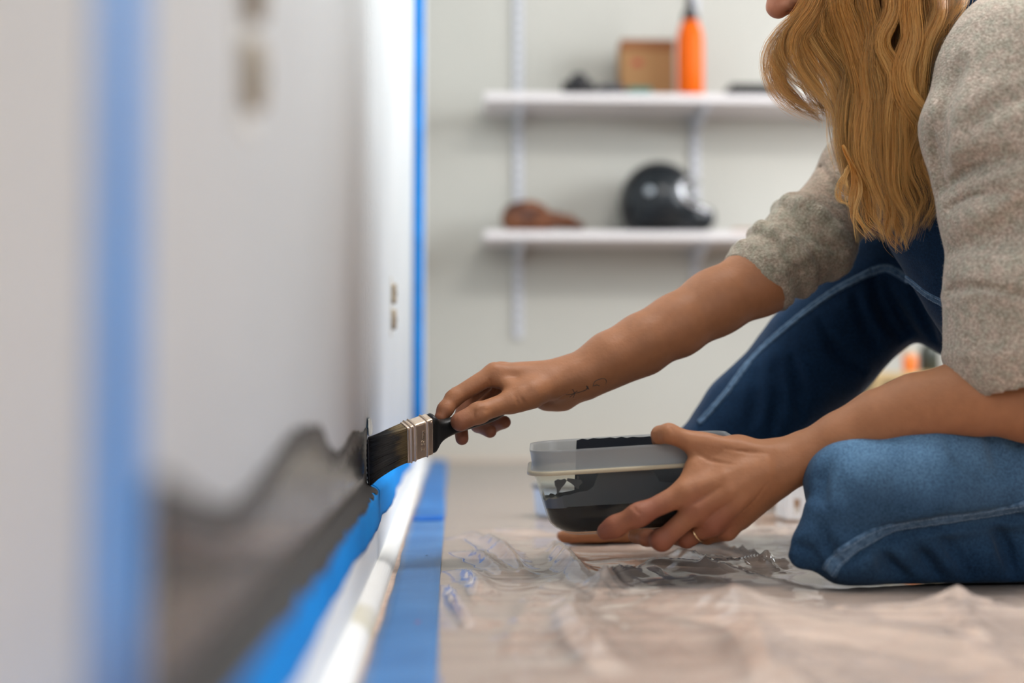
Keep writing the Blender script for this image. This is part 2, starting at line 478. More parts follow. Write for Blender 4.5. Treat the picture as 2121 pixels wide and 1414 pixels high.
# ------------------------------------------------------------------ fresh dark paint on the wall
def paint_film():
    top = [(338, 985), (360, 1000), (390, 1030), (440, 1050), (490, 1045), (530, 1000), (570, 950), (600, 905), (640, 880), (665, 885), (682, 925), (700, 940), (716, 925), (731, 898), (746, 893), (757, 900), (761, 890)]
    q = np.array([PX(x, y, WALLX + .001) for x, y in top]); o = np.argsort(q[:, 1]); q = q[o]
    yy = np.arange(.452, 1.642, .003); zt = np.interp(yy, q[:, 1], q[:, 2])
    nz = vnoise(np.c_[yy * 60, yy * 0, yy * 0]) * .0022 + vnoise(np.c_[yy * 210, yy * 0 + 3, yy * 0]) * .001
    zt = zt + nz
    wob = vnoise(np.c_[yy * 26, yy * 0 + 9, yy * 0]) * .0045 + vnoise(np.c_[yy * 90, yy * 0 + 5, yy * 0]) * .002
    se = .0135 + wob + .003 * (yy < 1.45)
    rows = 34; rings = []
    for i, y in enumerate(yy):
        ring = []; up = zt[i] - BBTOP
        S = list(-up * (1 - np.linspace(0, 1, rows - 10) ** 1.0)) + list(np.linspace(.001, se[i], 10))
        for k, s in enumerate(S):
            s = min(s, se[i])
            x, z = prof(s, .0013)
            if s < 0: x = float(wallx(y)) + .0007
            ring.append((x, y, z))
        rings.append(ring)
    A = np.array(rings); n = A.shape[0]; m = A.shape[1]
    flat = A.reshape(-1, 3)
    st = vnoise(np.c_[flat[:, 2] * 420, flat[:, 1] * 9, flat[:, 1] * 0]) * .00022 + vnoise(np.c_[flat[:, 2] * 90, flat[:, 1] * 14, flat[:, 1] * 0 + 4]) * .0002
    edge = np.tile(np.minimum(np.arange(m), m - 1 - np.arange(m)) > 0, n)
    flat[:, 0] += (st + .0003) * edge
    i = np.arange(n - 1)[:, None] * m + np.arange(m - 1)[None]; i = i.ravel()
    F = np.stack([i, i + 1, i + m + 1, i + m], 1)
    # how wet: thin dry edges, wet middle
    zt2 = np.repeat(zt, m); dt = np.clip((zt2 - flat[:, 2]) / .020, 0, 1); db = np.clip((flat[:, 2] - (BBTOP + .004)) / .014, 0, 1)
    dy = np.clip((1.642 - flat[:, 1]) / .05, 0, 1); wet = (dt * db * dy) ** .8 * (1 + .25 * vnoise(np.c_[flat[:, 1] * 30, flat[:, 2] * 60, flat[:, 1] * 0]))
    dm, t, b, out = nt('wet_dark_paint_film'); setp(b, col=(.022, .019, .018), spec=.8, ior=1.7)
    at = N(t, 'ShaderNodeAttribute', attribute_name='tint'); mr = N(t, 'ShaderNodeMapRange'); mr.inputs[3].default_value = .60; mr.inputs[4].default_value = .16
    t.links.new(at.outputs['Fac'], mr.inputs[0]); t.links.new(mr.outputs[0], b.inputs['Roughness'])
    m2 = N(t, 'ShaderNodeMapRange'); m2.inputs[3].default_value = .15; m2.inputs[4].default_value = 1.0; t.links.new(at.outputs['Fac'], m2.inputs[0]); t.links.new(m2.outputs[0], b.inputs['Specular IOR Level'])
    o = mesh_np('paint_patch', flat, F, dm, None, True, np.clip(wet, 0, 1)[:, None] * np.ones(3))
    tag(o, 'fresh dark grey paint with a ragged edge, brushed above the baseboard tape', 'paint')
paint_film()
# smears round the bristle tips
for k, (pts, lab) in enumerate([
        ([(763.5, 868), (767, 866), (770.5, 880), (771, 896), (763.5, 900)], 'small grey paint smear on the wall just above the bristles'),
        ([(764, 1004), (768, 1000), (773, 1012), (774, 1030), (760, 1032)], 'small pale torn scrap at the foot of the bristles')]):
    q = [PX(x, y, WALLX + .0012) for x, y in pts]; c = sum(q) / len(q)
    ring = spline([*q, q[0]], 19)[:-1]
    mb = MB(); mb.loft([[p - np.array([.0006, 0, 0]) for p in ring], [p + np.array([.0003, 0, 0]) for p in ring]])
    o = mb.build('paint_smear' if k == 0 else 'tape_scrap', noise_col('smear', (.16, .16, .155), (.50, .49, .47), 60, rough=.4) if k == 0 else M['white'])
    tag(o, lab, 'paint' if k == 0 else 'scrap')
for k, (x, y, r, m, lab) in enumerate([(884, 1150, .0016, M['black'], 'tiny black paint fleck on the floor tape'), (865, 1288, .0022, plain('red_ink', (.5, .03, .05), .5), 'small red ink mark on the floor tape')]):
    c = PZ(x, y, .0052); mb = MB()
    mb.lathe([(r, 0), (r * .9, .0003)], c, 9)
    tag(mb.build('paint_fleck' if k == 0 else 'ink_mark', m), lab, 'mark')

# ------------------------------------------------------------------ uncovered sockets on the left wall
def socket(zc, yc, hgt, label, n=2):
    root = empty('wall_socket', (WALLX, yc, zc)); tag(root, label, 'socket', 'uncovered wall sockets')
    hole = MB().box(WALLX + .0002, WALLX + .0015, yc - .026, yc + .026, zc - hgt * 1.28, zc + hgt * 1.28)
    h = hole.build('socket_box', noise_col('box_shadow', (.50, .48, .44), (.62, .61, .58), 40, rough=.7))
    ps = [h]
    for s in (-1, 1):
        zz = zc + s * hgt * .56
        ring = []
        for t in np.linspace(0, 2 * math.pi, 20, endpoint=False):
            ring.append((yc + .0165 * max(-.86, min(.86, 1.15 * math.cos(t))), zz + hgt * .45 * math.sin(t)))
        f = MB().loft([[(WALLX + .001, y, z) for y, z in ring], [(WALLX + .0075, y, z) for y, z in ring], [(WALLX + .009, yc + (y - yc) * .85, zz + (z - zz) * .85) for y, z in ring]])
        fo = f.build('receptacle', noise_col('old_receptacle', (.20, .15, .10), (.34, .28, .20), 60, rough=.5)); ps.append(fo)
        for dy in (-.006, .006):
            sl = MB().box(WALLX + .009, WALLX + .0095, yc + dy - .001, yc + dy + .001, zz - .004, zz + .004).build('slot', M['black'])
            sl.parent = fo
    adopt(root, *ps)
socket(.375, .655, .037, 'blurred uncovered wall socket high on the near wall')
socket(.348, 2.29, .037, 'small uncovered wall socket near the far corner')

# ------------------------------------------------------------------ plastic sheet over the floor
def plastic():
    KH = 1.2
    xs = np.r_[np.arange(-.035, 1.30, .0045), np.arange(1.30, 2.9, .03)]
    yv = [0.42]
    while yv[-1] < 4.35: yv.append(yv[-1] + (.0045 if yv[-1] < 2.1 else .0045 + (yv[-1] - 2.1) * .02))
    yv = np.array(yv); X, Y = np.meshgrid(xs, yv); p = np.c_[X.ravel(), Y.ravel()]
    H = np.zeros(len(p))
    amp = np.clip((p[:, 0] + .01) / .05, 0, 1)
    def ridged(sc, ax, ay, seed, pw=2.0):
        warp = vnoise(np.c_[p[:, 0] * 2.3 + seed, p[:, 1] * 2.3, p[:, 0] * 0]) * .25
        n = vnoise(np.c_[(p[:, 0] * ax + warp * ax * .5) * sc, (p[:, 1] * ay + warp * ay * .4) * sc, np.full(len(p), seed * 3.7)])
        return np.clip(1 - np.abs(n) * 2.2, 0, 1) ** pw
    m1 = np.clip(vnoise(np.c_[p * 2.1, np.full(len(p), 2.2)]) + .35, 0, 1); m2 = np.clip(vnoise(np.c_[p * 3.1, np.full(len(p), 7.2)]) + .25, 0, 1)
    H += .0048 * ridged(6, 1, .55, 1, 3) * m1 + .0034 * ridged(14, .7, 1, 2, 3) * m2 + .0016 * ridged(33, 1, .7, 3, 2) * m1 + .0010 * ridged(60, 1, 1, 4, 2) * m2
    H += .002 * vnoise(np.c_[p * 7, np.full(len(p), 1.)])
    def ridge(px, h, w, z=.006, sharp=1.3):
        q = spline([PZ(a, b, z) for a, b in px], 40)[:, :2]
        d = np.full(len(p), 9.); tt = np.zeros(len(p))
        for i in range(len(q) - 1):
            a, b = q[i], q[i + 1]; ba = b - a; t = np.clip(((p - a) @ ba) / (ba @ ba), 0, 1)
            dd = np.linalg.norm(p - a - t[:, None] * ba, axis=1); m = dd < d; d[m] = dd[m]; tt[m] = (i + t[m]) / (len(q) - 1)
        w = w * (1 + .35 * vnoise(np.c_[tt * 7, tt * 0, tt * 0 + h * 900]))
        return h * np.exp(-(d / w) ** sharp) * np.sin(np.clip(tt, .04, .96) * math.pi) ** .4
    R = 0
    for px, h, w in [([(925, 1110), (990, 1112), (1050, 1150), (1085, 1185)], .016, .014), ([(930, 1135), (985, 1150), (1040, 1185)], .012, .010),
                     ([(920, 1175), (960, 1180), (990, 1215), (985, 1240)], .015, .010), ([(925, 1205), (945, 1240), (975, 1285)], .018, .012),
                     ([(1150, 1135), (1172, 1165), (1205, 1198), (1235, 1215)], .022, .014), ([(1235, 1235), (1265, 1205), (1300, 1190)], .016, .009),
                     ([(1290, 1196), (1360, 1178), (1470, 1186), (1600, 1206), (1680, 1210)], .012, .018), ([(1175, 1235), (1200, 1300), (1260, 1380)], .016, .020),
                     ([(1335, 1240), (1420, 1262), (1600, 1290), (1900, 1340), (2121, 1400)], .018, .034), ([(1500, 1260), (1560, 1320), (1600, 1400)], .014, .022),
                     ([(1960, 1240), (2010, 1300), (2030, 1350)], .014, .020), ([(1750, 1260), (1900, 1270), (2121, 1262)], .012, .02),
                     ([(1150, 1190), (1105, 1240), (1060, 1330)], .006, .022), ([(1395, 1140), (1460, 1165), (1540, 1160)], .012, .008), ([(1460, 1185), (1560, 1165), (1630, 1160)], .012, .007),
                     ([(1500, 1130), (1560, 1150), (1625, 1180)], .010, .006), ([(1300, 1120), (1400, 1130), (1500, 1128)], .006, .02), ([(960, 1090), (1080, 1100), (1130, 1092)], .006, .016),
                     ([(1640, 1090), (1600, 1100), (1540, 1096)], .007, .012), ([(1000, 1060), (1150, 1050), (1300, 1058)], .004, .02)]:
        R = R + ridge(px, h, w)
    near = np.clip(R / .010, 0, 1)
    q3 = np.c_[p, np.full(len(p), 4.4)]
    H += near * (.0026 * np.abs(vnoise(q3 * [30, 22, 1])) + .0013 * np.abs(vnoise(q3 * [70, 60, 1]))) + .0012 * np.clip(np.abs(vnoise(q3 * [22, 15, 1])) - .25, 0, 1)
    H = (H + R) * KH * np.where(p[:, 1] > 2.08, np.clip(1 - (p[:, 1] - 2.08) * 5, .10, 1), 1)
    # pressed down under the knee and the foot
    kn = P(1850, 1215, 1.5)
    press = np.clip((np.abs(p[:, 0] - .67) / .36) ** 4 + (np.abs(p[:, 1] - 1.56) / .165) ** 4, .08, 1)
    press *= np.clip(((p[:, 0] - .22) / .19) ** 4 + ((p[:, 1] - 2.0) / .08) ** 4, .12, 1)
    H = .0012 + np.maximum(H, 0) * amp * press
    V = np.c_[p, H]
    n, m = len(yv), len(xs); i = (np.arange(n - 1)[:, None] * m + np.arange(m - 1)[None]).ravel()
    F = np.stack([i, i + 1, i + m + 1, i + m], 1)
    mt, t, b, out = nt('clear_plastic_sheet'); setp(b, col=(.88, .80, .75), rough=.6, spec=0)
    tr = N(t, 'ShaderNodeBsdfTransparent'); tr.inputs[0].default_value = (.98, .965, .955, 1)
    mx = N(t, 'ShaderNodeMixShader'); mx.inputs[0].default_value = .20
    gl = N(t, 'ShaderNodeBsdfGlossy', Roughness=.055); fr_ = N(t, 'ShaderNodeFresnel', IOR=1.5); m3 = N(t, 'ShaderNodeMixShader')
    mu = N(t, 'ShaderNodeMath', operation='MULTIPLY'); mu.inputs[1].default_value = .9; mu.use_clamp = True
    t.links.new(tr.outputs[0], mx.inputs[1]); t.links.new(b.outputs[0], mx.inputs[2]); t.links.new(fr_.outputs[0], mu.inputs[0]); t.links.new(mu.outputs[0], m3.inputs[0])
    t.links.new(mx.outputs[0], m3.inputs[1]); t.links.new(gl.outputs[0], m3.inputs[2]); t.links.new(m3.outputs[0], out.inputs[0])
    o = mesh_np('plastic_sheet', V, F, mt)
    tag(o, 'crumpled clear plastic drop sheet spread over the whole floor', 'sheet')
    return V, xs, yv
plastic()

# ================================================================== BACK WALL SHELVES AND WHAT STANDS ON THEM
def zat(py, Y): return P(1060, py, Y)[2]
def xat(px, Y): return P(px, 707, Y)[0]
SF = 4.29       # front edge of the shelves
ZU, ZL = zat(191, SF), zat(477, SF)
for z, lab in ((ZU, 'upper white wall shelf holding the orange bottle'), (ZL, 'lower white wall shelf holding the helmet')):
    root = empty('wall_shelf', (xat(1003, SF), BACKY, z)); tag(root, lab, 'shelf', 'white wall shelves')
    b = MB().box(xat(1003, SF), xat(1003, SF) + 1.75, SF, BACKY - .012, z - .026, z, .003).build('shelf_board', M['shelf'])
    ps = [b]
    for px in (1073, 1441):
        x = xat(px, BACKY)
        br = MB().loft([[(x - .008, BACKY - .015, z - .027), (x - .008, SF + .03, z - .027), (x - .008, SF + .03, z - .040), (x - .008, BACKY - .015, z - .085)],
                        [(x + .008, BACKY - .015, z - .027), (x + .008, SF + .03, z - .027), (x + .008, SF + .03, z - .040), (x + .008, BACKY - .015, z - .085)]])
        ps.append(br.build('bracket', M['rail']))
    adopt(root, *ps)
for px, y0, lab in ((1073, 700, 'left metal shelf rail on the back wall'), (1441, 640, 'right metal shelf rail on the back wall, behind the helmet')):
    x = xat(px, BACKY); z0 = zat(y0, BACKY)
    root = empty('shelf_rail', (x, BACKY, z0)); tag(root, lab, 'rail', 'wall shelf rails')
    r = MB().box(x - .0125, x + .0125, BACKY - .013, BACKY - .0005, z0, 1.72, .002).build('rail', M['rail'])
    sl = MB()
    for z in np.arange(z0 + .03, 1.7, .032): sl.box(x - .004, x + .004, BACKY - .0135, BACKY - .0128, z, z + .014)
    adopt(root, r, sl.build('slots', plain('slot_dark', (.2, .2, .22), .6), kind='stuff'))

# --- helmet (dark full-face shell, chrome edged eye port, facing right)
def helmet():
    Y0 = 4.40; s = Y0 / FPX                      # metres per pixel there
    c = P(1362, 420, Y0); root = empty('motorcycle_helmet', (c[0], Y0, ZL)); 
    tag(root, 'glossy dark full-face motorcycle helmet with a round snap and bright visor edge', 'helmet')
    def q(px, py, dy=0): r = P(px, py, Y0); return np.array([r[0], Y0 + dy, r[2]])
    body = Un(.03, Cone(q(1362, 415, -.02), q(1362, 415, .02), .118, .118),
              Cone(q(1362, 440, -.02), q(1372, 446, .02), .112, .112),
              Un(.02, Cone(q(1395, 452, -.055), q(1452, 455, -.035), .040, .034), Cone(q(1395, 452, .055), q(1452, 455, .035), .040, .034), Cone(q(1452, 455, -.035), q(1452, 455, .035), .034, .034)))
    port = Un(.008, Cone(q(1405, 405, -.2), q(1405, 405, .2), .028), Cone(q(1440, 402, -.2), q(1440, 402, .2), .031), Cone(q(1500, 396, -.2), q(1500, 396, .2), .044),
              Cone(q(1410, 405), q(1450, 402), .06))
    inner = Un(.02, Cone(q(1365, 430, 0), q(1365, 520, 0), .092, .088))
    shell = Half(.004, Sub(.006, body, port, inner), (0, 0, ZL + .003), (0, 0, -1))
    V, F = polygonize(shell, q(1270, 500, -.16), q(1490, 325, .17), .0045, .004, 2)
    sh = mesh_np('shell', V, F, plain('helmet_black', (.008, .011, .014), .25, spec=.35))
    # padded lining seen through the port
    lin = Sub(.004, Cone(q(1365, 428, -.01), q(1365, 428, .01), .100), Cone(q(1445, 405, -.2), q(1445, 405, .2), .042), Cone(q(1365, 430, 0), q(1365, 520, 0), .08, .08))
    lin = Half(.003, lin, (0, 0, ZL + .006), (0, 0, -1))
    V, F = polygonize(lin, q(1280, 500, -.13), q(1460, 340, .14), .006, .004, 1)
    li = mesh_np('lining', V, F, plain('helmet_lining', (.30, .31, .30), .8))
    ps = [sh, li]
    # bright trim round the port
    for sgn in (-1, 1):
        px = [(1446, 376), (1425, 377), (1402, 388), (1394, 404), (1400, 420), (1418, 431), (1440, 437), (1462, 444)]
        pts = []
        for a, b in px:
            p = q(a, b, sgn * .15)
            d = np.array([0, -sgn, 0.]); t = 0
            for _ in range(60):
                v = field(body, (p + d * t)[None])[0]; t += max(v, 0) * .7
                if v < .0006 or t > .15: break
            pts.append(p + d * t)
        ps.append(MB().tube(spline(pts, 30), .008, 8).build('port_trim', plain('chrome_trim', (.62, .62, .65), .18, metal=.85), smooth=True))
    v = q(1332, 408, -.137); ps.append(MB().lathe([(.0135, 0), (.0135, .004), (.010, .007), (.0, .0072)], (v[0], v[1] + .002, v[2]), 20, 'y').build('snap_button', plain('snap', (.30, .33, .36), .35, metal=.5), smooth=True))
    ps.append(MB().tube(spline([q(1318, 470, -.112), q(1362, 472, -.128), q(1410, 472, -.105), q(1462, 472, -.05)], 24), .004, 6).build('bottom_trim', M['black'], smooth=True))
    adopt(root, *ps)
helmet()

# --- brown leather glove, rumpled
def glove():
    Y0 = 4.40
    def q(px, py, dy=0): r = P(px, py, Y0); return np.array([r[0], Y0 + dy, r[2]])
    n = Un(.012, Cone(q(1068, 450, 0), q(1115, 448, 0), .045, .040, (0, 0, 1), 1.0), Cone(q(1060, 462, -.02), q(1120, 462, -.03), .03, .028), Cone(q(1085, 440, .03), q(1105, 436, .03), .025),
           Cone(q(1125, 458, -.03), q(1180, 462, -.03), .024, .018), Cone(q(1130, 455, .01), q(1190, 464, .0), .024, .014), Cone(q(1150, 450, .03), q(1202, 467, .02), .022, .013), Cone(q(1080, 430, -.01), q(1108, 430, -.02), .018))
    d = Disp(n, lambda p: .006 * vnoise(p * 38) + .003 * vnoise(p * 90))
    d = Half(.004, d, (0, 0, ZL + .0015), (0, 0, -1))
    V, F = polygonize(d, q(1015, 485, -.11), q(1235, 395, .12), .004, .012, 1)
    o = mesh_np('leather_glove', V, F, noise_col('brown_leather', (.055, .013, .004), (.19, .058, .013), 16, rough=.6, bump=.001, bscale=60))
    tag(o, 'rumpled reddish-brown leather glove at the left end of the lower shelf', 'glove')
    e = q(1536, 462); e[2] = ZL
    mb = MB(); mb.loft([[(e[0] - .035 + a, e[1] - .03 + b, ZL + z) for a, b in ((0, 0), (.085, 0), (.085, .05), (0, .05))] for z in (0, .012)]).loft([[(e[0] - .030 + a, e[1] - .02 + b, ZL + z) for a, b in ((0, 0), (.07, 0), (.07, .035), (0, .035))] for z in (.012, .018)])
    tag(mb.build('leather_wallet', plain('tan_leather', (.30, .13, .045), .6)), 'small tan leather wallet beside the helmet, by the rolled sleeve', 'wallet')
glove()

# --- things on the upper shelf
Yu = 4.385
x0, x1 = xat(1288, Yu + .0), xat(1400, Yu + .0)
root = empty('cardboard_box', ((x0 + x1) / 2, Yu, ZU)); tag(root, 'brown cardboard box with a red mark standing behind the orange bottle', 'box')
hb = zat(80, Yu) - ZU
cb = noise_col('cardboard', (.30, .15, .055), (.36, .19, .075), 5, rough=.8)
bx = MB().box(x0, x1, Yu, Yu + .10, ZU, ZU + hb, .003).build('carton', cb)
flap = MB().box(x0 - .001, x1 + .001, Yu - .003, Yu + .045, ZU + hb - .032, ZU + hb + .002, .001).build('flap', plain('cardboard_lid', (.24, .09, .03), .8))
mk = P(1320, 130, Yu)
ring = [(mk[0] + .017 * math.cos(t) * (1 + .2 * math.sin(3 * t)), Yu, mk[2] + .011 * math.sin(t) * (1 + .15 * math.cos(2 * t))) for t in np.linspace(0, 2 * math.pi, 14, endpoint=False)]
mark = MB().loft([ring, [(a, b - .0012, c) for a, b, c in ring]]).build('printed_mark', plain('red_print', (.34, .035, .018), .6)); mark['label'] = 'red printed mark'
adopt(root, bx, flap, mark)
c = P(1430, 188, Yu - .06); root = empty('squeeze_bottle', (c[0], Yu - .06, ZU)); tag(root, 'bright orange bottle with a dark pointed nozzle on the upper shelf', 'bottle')
k = (zat(45, Yu) - ZU)
ob = MB().lathe([(.0, 0), (.036, 0), (.040, .004), (.0405, k * .5), (.040, k * .74), (.036, k * .84), (.028, k * .93), (.024, k * .97), (.023, k * 1.0)], (c[0], Yu - .06, ZU), 32).build('bottle_body', plain('orange_plastic', (.74, .115, .0), .5, spec=.2), smooth=True)
nz = MB().lathe([(.025, k * .96), (.025, k * 1.05), (.018, k * 1.08), (.012, k * 1.16), (.0075, k * 1.3), (.004, k * 1.42), (.0, k * 1.43)], (c[0], Yu - .06, ZU), 20).build('nozzle', plain('nozzle_dark', (.03, .025, .025), .5), smooth=True)
adopt(root, ob, nz)
# camera with its strap, dark cloth case, teal pouch, dark flat case
Yc0 = Yu; Yu = 4.335
c = P(1198, 172, Yu - .03); root = empty('camera', (c[0], Yu - .03, ZU)); tag(root, 'black compact camera with a round lens at the left of the upper shelf', 'camera')
b1 = MB().box(c[0] - .048, c[0] + .052, Yu - .03, Yu + .01, ZU, ZU + .040, .006).build('camera_body', M['black'])
b2 = MB().lathe([(.0, .004), (.024, .004), (.029, .0), (.031, -.02), (.031, -.03)], (c[0], Yu - .053, ZU + .032), 22, 'y').build('lens', plain('lens_ring', (.015, .015, .017), .25), smooth=True)
b3 = MB().box(c[0] - .018, c[0] + .016, Yu - .024, Yu + .004, ZU + .040, ZU + .058, .005).build('viewfinder', M['black'])
adopt(root, b1, b2, b3)
pts = [P(px, 100, Yu)[0] for px in (1150, 1180, 1215, 1250, 1280, 1300)]
st = MB().tube(spline([(pts[0], Yu + .03, ZU + .007), (pts[1], Yu + .032, ZU + .009), (pts[2], Yu + .035, ZU + .014), (pts[3], Yu - .01, ZU + .024), (pts[4] - .03, Yu - .038, ZU + .009), (pts[4] - .02, Yu - .040, ZU + .007)], 40), [.006] * 40, 6)
tag(st.build('camera_strap', plain('strap_black', (.02, .02, .022), .8), smooth=True), 'black strap lying in front of the compact camera', 'strap')
x0, x1 = xat(1243, Yu), xat(1290, Yu)
cs = Half(.003, Disp(Cone((x0 + .012, Yu - .005, ZU + .014), (x1 - .012, Yu + .0, ZU + .014), .022), lambda p: .004 * vnoise(p * 60)), (0, 0, ZU + .0012), (0, 0, -1))
V, F = polygonize(cs, (x0 - .03, Yu - .05, ZU - .01), (x1 + .03, Yu + .06, ZU + .05), .003, .006)
tag(mesh_np('cloth_pouch', V, F, plain('charcoal_cloth', (.05, .05, .06), .9)), 'small charcoal cloth pouch between camera and teal pouch', 'pouch')
x0, x1 = xat(1300, Yu - .03), xat(1352, Yu - .03)
tag(MB().box(x0, x1, Yu - .04, Yu + .005, ZU + .0, ZU + .022, .007).build('zip_pouch', plain('teal_fabric', (.02, .15, .12), .8)), 'low teal pouch in front of the cardboard box', 'pouch')
x0, x1 = xat(1511, Yu), xat(1640, Yu)
cc = MB().box(x0, x1, Yu - .035, Yu + .06, ZU + .002, ZU + .036, .004); root = empty('flat_case', ((x0 + x1) / 2, Yu, ZU)); tag(root, 'flat black case on the upper shelf next to the blonde hair', 'case')
a = cc.build('case', M['black']); adopt(root, a)
for xx in (x0 + .01, x1 - .02):
    for yy2 in (Yu - .025, Yu + .04): adopt(root, MB().box(xx, xx + .012, yy2, yy2 + .012, ZU, ZU + .0022).build('case_foot', M['black']))

# --- low wooden shelf unit glimpsed under the raised knee
Yc = 3.55
xl, xr = xat(1812, Yc), xat(1812, Yc) + .62; zt = zat(770, Yc)
wood = noise_col('pale_pine', (.42, .29, .13), (.52, .38, .19), 4, rough=.6, stretch=(8, 1, 1))
root = empty('shelf_unit', (xl, Yc, 0)); tag(root, 'low pale wooden shelf unit seen under the raised knee', 'shelf unit')
ps = [MB().box(xl - .004, xr + .004, Yc, Yc + .32, zt - .024, zt, .002).build('top_board', wood),
      MB().box(xl, xl + .024, Yc + .006, Yc + .314, 0.004, zt - .0245).build('side_panel', wood), MB().box(xr - .024, xr, Yc + .006, Yc + .314, 0.004, zt - .0245).build('side_panel', wood),
      MB().box(xl + .0245, xr - .0245, Yc + .30, Yc + .312, 0.004, zt - .025).build('back_panel', plain('dark_back', (.05, .04, .03), .8)),
      MB().box(xl + .0245, xr - .0245, Yc + .01, Yc + .299, .045, .063).build('shelf_board', wood)]
adopt(root, *ps)
c = P(1885, 765, Yc + .1); root = empty('jar', (c[0], c[1], zt)); tag(root, 'small orange jar standing on the low shelf unit', 'jar')
ps = [MB().lathe([(.0, .0), (.017, 0), (.019, .003), (.019, .040), (.016, .046)], (c[0], c[1], zt), 20).build('jar_body', plain('orange_jar', (.80, .20, .03), .4), smooth=True),
      MB().lathe([(.0175, .046), (.0175, .058), (.0, .058)], (c[0], c[1], zt), 20).build('lid', plain('cream_lid', (.60, .50, .36), .5))]
adopt(root, *ps)
c = P(1925, 765, Yc + .1); root = empty('bottle', (c[0], c[1], zt)); tag(root, 'dark bottle right of the orange jar on the low shelf unit', 'bottle')
ps = [MB().lathe([(.0, .0), (.024, 0), (.026, .003), (.026, .055), (.020, .070), (.010, .078), (.010, .09)], (c[0], c[1], zt), 20).build('bottle_body', plain('dark_bottle', (.03, .035, .025), .3), smooth=True),
      MB().lathe([(.012, .09), (.012, .103), (.0, .103)], (c[0], c[1], zt), 16).build('cap', M['black'])]
adopt(root, *ps)
# white bin before the unit
c = PZ(1775, 900, 0.0); Yb = 2.95; x = xat(1768, Yb); h = zat(838, Yb)
root = empty('plastic_bin', (x, Yb, .004)); tag(root, 'white plastic bin on the floor between the raised shin and shelf unit', 'bin')
ps = [MB().lathe([(.0, .004), (.05, .004), (.055, h * .96), (.051, h * .96), (.047, .01), (0, .01)], (x, Yb, 0.004), 28).build('bin_body', M['white'], smooth=False),
      MB().lathe([(.053, h * .96), (.058, h * .965), (.058, h), (.050, h), (.050, h * .96)], (x, Yb, .004), 28, cap=False).build('bin_rim', M['white'])]
adopt(root, *ps)

# --- white stand with a rectangular opening behind the near knee
Yw = 2.28; x = xat(1627, Yw); k = Yw / FPX
root = empty('plastic_stand', (x, Yw, .005)); tag(root, 'small glossy white plastic stand with a rectangular opening behind the near knee', 'stand')
zt = zat(1000, Yw); a0, a1 = x + 16 * k, x + 30 * k; z0, z1 = zat(1066, Yw), zat(1035, Yw)
wp = plain('glossy_white_plastic', (.85, .86, .88), .2, coat=.5)
ps = [MB().box(x, a0, Yw, Yw + .012, .005, zt, .001).box(a0, a1, Yw, Yw + .012, z1, zt).box(a0, a1, Yw, Yw + .012, .005, z0).box(a1, x + .062, Yw, Yw + .012, .005, zt, .001).build('front_panel', wp),
      MB().box(x, x + .003, Yw + .012, Yw + .08, .005, zt).build('side_panel', wp), MB().box(x + .059, x + .062, Yw + .012, Yw + .08, .005, zt).build('side_panel', wp), MB().box(x - .002, x + .064, Yw - .002, Yw + .082, zt, zt + .003).build('top_panel', wp)]
adopt(root, *ps)
xa, xb = xat(1572, 2.5), xat(1655, 2.5)
tag(MB().box(xa, xb, 2.50, 2.56, .006, .034, .003).build('wood_offcut', noise_col('brown_wood', (.20, .10, .045), (.28, .15, .07), 6, rough=.6, stretch=(1, 8, 8))), 'brown wood offcut lying on the sheet behind the near wrist', 'wood')
# --- pale tub behind the bowl
Yt = 2.40; rr = .052; x = xat(1104, Yt) + rr
root = empty('paint_tub', (x, Yt, .005)); tag(root, 'pale blue-white tub standing on the sheet behind the paint bowl', 'tub')
zt = zat(1000, Yt)
ps = [MB().lathe([(0, 0), (rr * .90, 0), (rr * .93, .004), (rr * .985, zt - .012)], (x, Yt, .005), 36, cap=True).build('tub_body', plain('pale_blue_tub', (.60, .72, .88), .45), smooth=False),
      MB().lathe([(rr * 1.0, zt - .014), (rr * 1.05, zt - .012), (rr * 1.05, zt - .006), (rr * .9, zt - .004), (0, zt - .004)], (x, Yt, .005), 36).build('lid', plain('tub_lid', (.22, .22, .22), .5), smooth=False)]
adopt(root, *ps)

# ================================================================== THE PAINT BOWL
BL, BB, BH = .117, .069, .101
bc = P(1316, 1000, 1.640); BC = np.array([bc[0], 1.640, .0535])
tilt = math.radians(-3.6); yaw = math.radians(-4)
BM = Matrix.Rotation(yaw, 3, 'Z') @ Matrix.Rotation(tilt, 3, 'Y') @ Matrix.Rotation(math.radians(3.2), 3, 'X'); BMn = np.array(BM)
def bw(p): return BC + BMn @ np.asarray(p, float)
def rrect(a, b, r, z, n=9, ml=26, ms=16):
    """rounded rectangle with a fixed number of points, so that levels join up"""
    out = []
    for cx, cy2, a0, m, d in ((a - r, b - r, 0, ml, (-1, 0)), (-a + r, b - r, 90, ms, (0, -1)), (-a + r, -b + r, 180, ml, (1, 0)), (a - r, -b + r, 270, ms, (0, 1))):
        for t in np.linspace(0, 90, n): out.append(np.array([cx + r * math.cos(math.radians(a0 + t)), cy2 + r * math.sin(math.radians(a0 + t)), z]))
        L = 2 * (a - r) if d[0] else 2 * (b - r); e = out[-1]
        for k in range(1, m): out.append(e + np.array([d[0], d[1], 0.]) * L * k / m)
    return out
def inset(z):      # half sizes of the outer wall at height z below the flange
    t = min(1, max(0, z / .073)); e = .0225 * (1 - t) ** 1.0 * .75 + .0045
    if z < .022: e += .018 * (1 - z / .022) ** 2.2
    return e
bowl = empty('paint_bowl', BC); bowl.rotation_euler = BM.to_euler(); tag(bowl, 'clear plastic food container half full of dark paint, held in the left hand', 'container')
prf = []
for z in (0, .0015, .005, .010, .016, .022, .035, .05, .065, .073): prf.append((inset(z), z))
